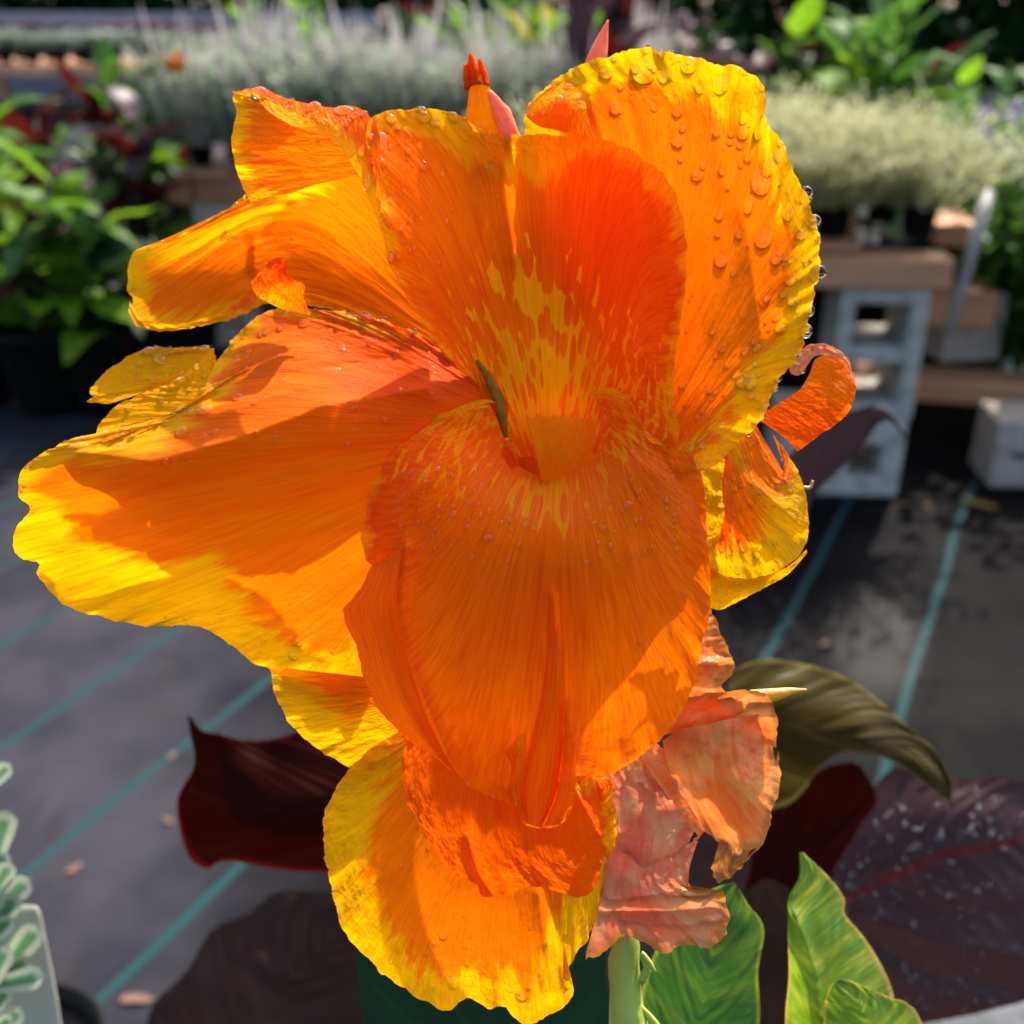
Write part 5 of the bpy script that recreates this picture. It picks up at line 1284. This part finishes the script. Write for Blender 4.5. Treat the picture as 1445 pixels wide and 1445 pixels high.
SIL = []
for q in range(3):
    me = clump_mesh('silver_foliage', 130, 0.20, 0.07, 0.004, 1.0, droop=0.45, seed=20+q, leaflets=10, lw=0.007, ll=0.028, seg=5); me.materials.append(M['f_silver']); SIL.append(me)
for row in range(3):
    for i in range(5):
        x = bx+0.04-i*0.14+rl.uniform(-.02, .02)-row*0.02; y = by+0.03+row*0.15
        clumped('silver_leaved_plant', 'bushy silver plant, '+ORD[i]+' from the right in the '+['front', 'middle', 'back'][row]+' row, right bench', (x+0.02, y, TOP), SIL[(row+i) % 3], 'silver-leaved plant', 'silver green plants crowded on the right bench', rl.uniform(0, 6), rl.uniform(1.0, 1.2), 0.07)

SG = []
for q in range(3):
    me = clump_mesh('sage_foliage', 50, 0.16, 0.11, 0.01, 0.7, seed=40+q, leaflets=8, lw=0.03, ll=0.06, seg=3); me.materials.append(M['f_sage']); SG.append(me)
PLM = clump_mesh('plum_foliage', 50, 0.18, 0.12, 0.01, 0.6, seed=44, leaflets=8, lw=0.03, ll=0.06, seg=3); PLM.materials.append(M['f_plum'])
ks = -1
for i in range(14):
    x = fp.x-1.2+i*0.24; y = fp.y+0.25-(x-fp.x)*0.05
    if not -20 < pix(x, y, FH)[0] < 420: continue
    ks += 1
    clumped('sage_plant', 'small grey green seedling, '+ORD[ks]+' from the left in the front row of the far bench', (x, y, FH), SG[i % 3], 'sage plant', 'grey green seedlings on the far bench', i, rl.uniform(.8, 1.1), 0.12)
ks = -1
for i in range(13):
    x = fp.x-1.3+i*0.27; y = fp.y+0.75-(x-fp.x)*0.05
    if not -20 < pix(x, y, FH)[0] < 420: continue
    ks += 1
    clumped('plum_leaved_plant', 'plum coloured seedling, '+ORD[ks]+' from the left in the back row of the far bench', (x, y, FH), PLM, 'plum-leaved plant', 'plum coloured seedlings on the far bench', i, rl.uniform(.9, 1.2), 0.13)

# left group: potted cannas and leafy shrubs on a low dark stand
def gl(px, py, z, label, n, L, h, mats, kind='broad', **k):
    p = on_level(px, py, z)
    return leafy('leafy_plant', label, p, n, L, h, mats, kind, **k)
G_, Bq, Mr_, Mv, Dk, Go = M['f_green'], M['f_bright'], M['f_maroon'], M['f_mauve'], M['f_dark'], M['f_gold']
LG = 'potted cannas standing on the ground at the left'
leafy('leafy_plant', 'canna with light green upright leaves at the left edge', on_level(-20, 560, 0), 45, 0.244, 0.56, [Bq, Bq, G_], 'long', up=0.8, pot=0.22, seed=1, spread=0.09, group=LG)
leafy('leafy_plant', 'low green plant with rounded pale leaves hanging over its black pot', on_level(75, 575, 0), 48, 0.195, 0.40, [G_, Bq, Bq, Mr_], 'broad', up=0.3, pot=0.22, seed=2, spread=0.10, group=LG)
leafy('leafy_plant', 'dark maroon canna with a curled mauve leaf, behind the green plants', on_level(185, 500, 0), 30, 0.232, 0.55, [Mr_, Mv, Mr_], 'broad', up=0.5, pot=0.22, seed=3, spread=0.08, group=LG)
leafy('leafy_plant', 'green leaved plant with a small orange flower, left of the upper petals', on_level(240, 480, 0), 40, 0.171, 0.62, [G_, Bq], 'broad', up=0.5, pot=0.22, seed=4, spread=0.08, group=LG)
leafy('leafy_plant', 'maroon leaved canna peeping between the green plants at the far left', on_level(40, 500, 0), 34, 0.220, 0.52, [Mr_, Mr_, Mv], 'broad', up=0.5, pot=0.22, seed=5, spread=0.09, group=LG)
leafy('leafy_plant', 'green plant with drooping leaves in the dark gap left of the petals', on_level(160, 575, 0), 34, 0.183, 0.36, [G_, Dk, Bq], 'broad', up=0.2, pot=0.22, seed=6, spread=0.08, group=LG)
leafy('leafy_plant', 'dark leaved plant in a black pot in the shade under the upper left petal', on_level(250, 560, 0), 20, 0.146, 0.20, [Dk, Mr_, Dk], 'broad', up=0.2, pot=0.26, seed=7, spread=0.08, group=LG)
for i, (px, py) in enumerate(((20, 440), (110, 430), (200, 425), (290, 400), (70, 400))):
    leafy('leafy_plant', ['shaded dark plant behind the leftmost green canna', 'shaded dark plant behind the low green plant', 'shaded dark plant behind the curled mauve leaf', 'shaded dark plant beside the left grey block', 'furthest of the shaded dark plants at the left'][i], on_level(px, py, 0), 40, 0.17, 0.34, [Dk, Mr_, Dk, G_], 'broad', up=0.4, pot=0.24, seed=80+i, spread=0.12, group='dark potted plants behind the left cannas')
fo = at(250, 102, 2.6)
bl = clump_mesh('blossom', 14, 0.05, 0.012, 0.02, 0.9, seed=3, seg=2)
o = obj('orange_flower', bl, M['flower_orange'], None, fo); o.scale = (1, 1, 1)
v, f = wtube([(0, 0, 0, .004), (0, 0, -0.1, .004), (0.0, 0.02, -0.30, .004)], 6); obj('stem', mesh_from('stem', v, f), M['stem_dark'], o)
tag(o, 'tiny blurred orange flower above the left potted plants', 'flower')

# top row plants behind the lavender and at the top right
TG = 'leafy plants standing in the back rows'
def back(px, py, Z, label, n, L, h, mats, kind='broad', **k):
    p = at(px, py, Z)                       # p = top of the plant; stand it on the ground
    hh = max(0.15, p.z-0.25)
    return leafy('leafy_plant', label, Vector((p.x, p.y, 0)), n, L, hh, mats, kind, pot=0.25, group=TG, tmin=0.4, **k)
back(400, -10, 3.6, 'bright green bushy plant at the top, above the upper left petal', 68, 0.18, 0, [Bq, G_, Bq], 'long', seed=11, up=.5, spread=.10, stems=5)
back(460, -20, 3.8, 'deep green bushy plant at the top beside the maroon foliage', 68, 0.20, 0, [G_, Bq], 'long', seed=12, up=.5, spread=.10, stems=5)
back(540, -10, 3.7, 'dark maroon foliage at the top above the lavender', 71, 0.23, 0, [Mr_, Mr_, Mv, Dk], 'broad', seed=13, up=.4, spread=.12, stems=5)
back(620, -5, 3.9, 'dark maroon plant with mauve leaves just left of the bud', 71, 0.23, 0, [Mr_, Mv, Mr_, Dk], 'broad', seed=14, up=.4, spread=.12, stems=5)
back(690, -20, 3.5, 'yellow green bushy plant at the top above the bud', 74, 0.20, 0, [Bq, Bq, G_], 'long', seed=15, up=.5, spread=.12, stems=5)
back(770, -20, 3.4, 'yellow green plant at the top left of the mauve shoots', 74, 0.20, 0, [Bq, Bq, Go], 'long', seed=16, up=.5, spread=.12, stems=5)
back(860, -60, 3.0, 'tall canna with mauve upright shoots at the top centre', 27, 0.32, 0, [Mv, Mr_], 'long', seed=17, up=.9, spread=.05, stems=3)
back(940, -20, 3.4, 'dark maroon canna right of the mauve shoots', 61, 0.23, 0, [Mr_, Dk, Mv], 'broad', seed=18, up=.4, spread=.10, stems=4)
back(1010, 10, 3.3, 'dark green plant with mauve touches above the tall right petal', 68, 0.20, 0, [Dk, G_, Mv, Mr_], 'broad', seed=19, up=.4, spread=.12, stems=5)
back(1110, 20, 3.1, 'dark green canna with a lit yellow leaf at the top right', 68, 0.21, 0, [Dk, G_, Bq, Mr_], 'broad', seed=20, up=.4, spread=.12, stems=5)
back(1215, -10, 2.9, 'large bright green canna with broad leaves at the top right', 57, 0.24, 0, [G_, Bq, G_], 'broad', seed=21, up=.6, spread=.10, stems=4)
back(1270, 40, 3.1, 'green canna with grey green leaves right of the large bright one', 57, 0.21, 0, [G_, G_, M['f_sage'], Mr_], 'broad', seed=22, up=.5, spread=.10, stems=4)
back(1350, 95, 3.3, 'golden green mounded plant at the top right', 85, 0.14, 0, [Go, Go, Bq, M['f_sage']], 'long', seed=23, up=.3, spread=.16, stems=6)
back(1420, 60, 3.9, 'sage coloured leafy plant at the top right edge', 68, 0.17, 0, [M['f_sage'], Bq, G_], 'broad', seed=24, up=.4, spread=.14, stems=5)
back(1160, 130, 2.95, 'low dark maroon and green plant behind the silver plants', 68, 0.17, 0, [Dk, Mr_, G_], 'broad', seed=25, up=.3, spread=.12, stems=5)
back(1060, 130, 3.0, 'low green and mauve plant right behind the tall right petal', 68, 0.17, 0, [Dk, G_, M['f_sage'], Mv], 'broad', seed=26, up=.3, spread=.12, stems=5)
for i, (px, py) in enumerate(((1395, 150), (1440, 140), (1350, 160))):
    p = at(px, py, 2.9)
    me = clump_mesh('violet_flowers', 60, p.z-0.2, 0.10, 0.006, 0.25, seed=60+i, leaflets=12, lw=0.03, ll=0.045); me.materials.append(M['f_violet'])
    clumped('violet_flowered_plant', ['plant with violet flowers left of the deepest violet one', 'deep violet flowered plant at the right edge', 'faint violet flowered plant beside the silver plants'][i], (p.x, p.y, 0), me, 'flowering plant', pot=0.2)
# dark green bush at the right edge
BM = clump_mesh('bush_foliage', 420, 0.72, 0.26, 0.006, 0.4, droop=0.5, seed=70, leaflets=14, lw=0.03, ll=0.055, seg=6); BM.materials.append(M['f_green'])
p = on_level(1475, 600, 0)
clumped('bushy_plant', 'dark green bushy plant filling the right edge beside the pole', (p.x+0.12, p.y+0.16, 0), BM, 'bushy plant', pot=0.12)

# hedge and strip at the far end
def hedge(name, label, x0, x1, y, h, mat, seed):
    r_ = np.random.RandomState(seed)
    n = 26000
    c = np.stack([r_.uniform(x0, x1, n), y+r_.uniform(0, 1.0, n), r_.uniform(0, h, n)], 1)
    a = r_.randn(n, 3)*0.09; b = r_.randn(n, 3)*0.09
    v = np.stack([c, c+a, c+a+b, c+b], 1).reshape(-1, 3)
    f = [(4*i, 4*i+1, 4*i+2, 4*i+3) for i in range(n)]
    o = obj(name, mesh_from(name, v, f), mat); tag(o, label, 'hedge'); o['kind'] = 'stuff'
hedge('hedge', 'dark green hedge along the far end of the nursery', -11, 11, 13, 2.4, M['f_dark'], 3)

gw = at(120, 22, 11.0)
o = box('covered_bench', 6.5, 1.2, gw.z+0.02, simple('grey_cover', (0.22, 0.24, 0.27), 0.7, 0.15, 2), (gw.x, gw.y+0.6, 0), R(2)); tag(o, 'long grey covered staging far back at the upper left, below the hedge', 'covered bench')
# ------------------------------------------------------------------ bottom left: variegated plant, tag and pot
zt = 0.36
pb = at(-70, 1560, 0.40)
vp = empty('variegated_plant', (pb.x, pb.y, 0), 'green plant with cream edged narrow leaves at the bottom left corner', 'potted plant')
M['f_var'] = leaf_material('cream_edged_leaf', (0.13, 0.28, 0.12), (0.20, 0.36, 0.18), (0.52, 0.58, 0.40), 0.5, 6, 0.3, spec=0.03)
def var_edge():
    s = NT('cream_edged_leaf2'); uv = s.uv()
    sx = s.n('ShaderNodeSeparateXYZ'); s.l(uv, sx.inputs[0])
    av = s.math('ABSOLUTE', s.math('SUBTRACT', sx.outputs[1], 0.5))
    uu = s.math('ABSOLUTE', s.math('SUBTRACT', sx.outputs[0], 0.5))
    e = s.math('MAXIMUM', s.step(av, 0.14, 0.26), s.step(uu, 0.34, 0.44))
    return s.sheet(s.mix(e, (0.10, 0.22, 0.09), (0.38, 0.42, 0.29)), trans=0.3, spec=0.03, rough=0.5)
M['f_var'] = var_edge()
vl = leaf_mesh(1, 0.24, 0.35, 0.15, nl=22, nw=8, sd=3, blunt=True); vl.materials.append(M['f_var'])
for (x0, y0, x1, y1, zz) in ((-30, 1300, 37, 1245, .40), (-25, 1335, 20, 1268, .40), (-10, 1390, 50, 1312, .41), (-20, 1400, 35, 1356, .41), (-25, 1395, 55, 1378, .40), (-20, 1280, 12, 1222, .40), (-20, 1250, 8, 1150, .41), (-20, 1480, 25, 1428, .40), (-20, 1440, 8, 1400, .41), (-25, 1120, 10, 1082, .41),
                            (-30, 1230, 4, 1170, .42), (-20, 1460, 12, 1440, .39), (-28, 1210, 10, 1215, .41), (-30, 1340, 12, 1300, .40), (-30, 1420, 6, 1340, .40)):
    a = at(x0, y0, zz); b = at(x1, y1, zz-0.012)
    d = b-a; L_ = d.length
    o = obj('leaf', vl, None, vp)
    xq = d.normalized(); zq = (Vector(CAMP)-a); zq = (zq-xq*zq.dot(xq)).normalized(); yq = zq.cross(xq)
    m = Matrix((xq*L_, yq*L_*1.2, zq*L_)).transposed().to_4x4(); m.translation = a-Vector((pb.x, pb.y, 0))
    o.matrix_local = m
a = at(-25, 1100, .42); b = at(-22, 1500, .41)
v, f = wtube([(a.x-pb.x, a.y-pb.y, a.z, .002), (b.x-pb.x, b.y-pb.y, b.z, .003), (0, 0, 0.2, .004)], 8)
obj('stem', mesh_from('stem', v, f), M['stem'], vp)
# plant label: a slightly bent plastic strip
tg = leafpatch([(30, 1700), (2, 1480), (-2, 1400), (0, 1330), (8, 1285), (14, 1277)], [(90, 1690), (50, 1480), (42, 1400), (38, 1330), (34, 1290), (32, 1277)], [(150, 1680), (95, 1480), (80, 1400), (66, 1330), (56, 1284), (50, 1278)], [(0, 1400, 0), (80, 1400, 6), (40, 1290, -4)], 0.43, nu=40, nv=10, wave=0.5, ruffle=0, vein=0, seed=1, ragged=0)
v, f = np.array(tg[0]), tg[1]
o = obj('plant_label', mesh_from('plant_label', v, f), M['tag']); sm = o.modifiers.new('s', 'SOLIDIFY'); sm.thickness = 0.0008
tag(o, 'blank white plastic plant label pushed in behind the cream edged leaves', 'plant label')
pt = at(25, 1480, 0.62)
o = obj('plant_pot', pot_mesh(0.045, 0.10, 40), M['pot'], None, (pt.x, pt.y, pt.z-0.10)); tag(o, 'black plastic pot partly in view in the bottom left corner', 'pot')
# grey tray corner at the bottom right
gt = at(1440, 1475, 0.75)
o = box('grey_tray', 0.16, 0.12, 0.02, simple('pale_grey_plastic', (0.10, 0.105, 0.11), 0.9, spec=0.03), (gt.x, gt.y, gt.z-0.02), R(12)); tag(o, 'pale grey tray corner under the purple leaf at the bottom right', 'tray')
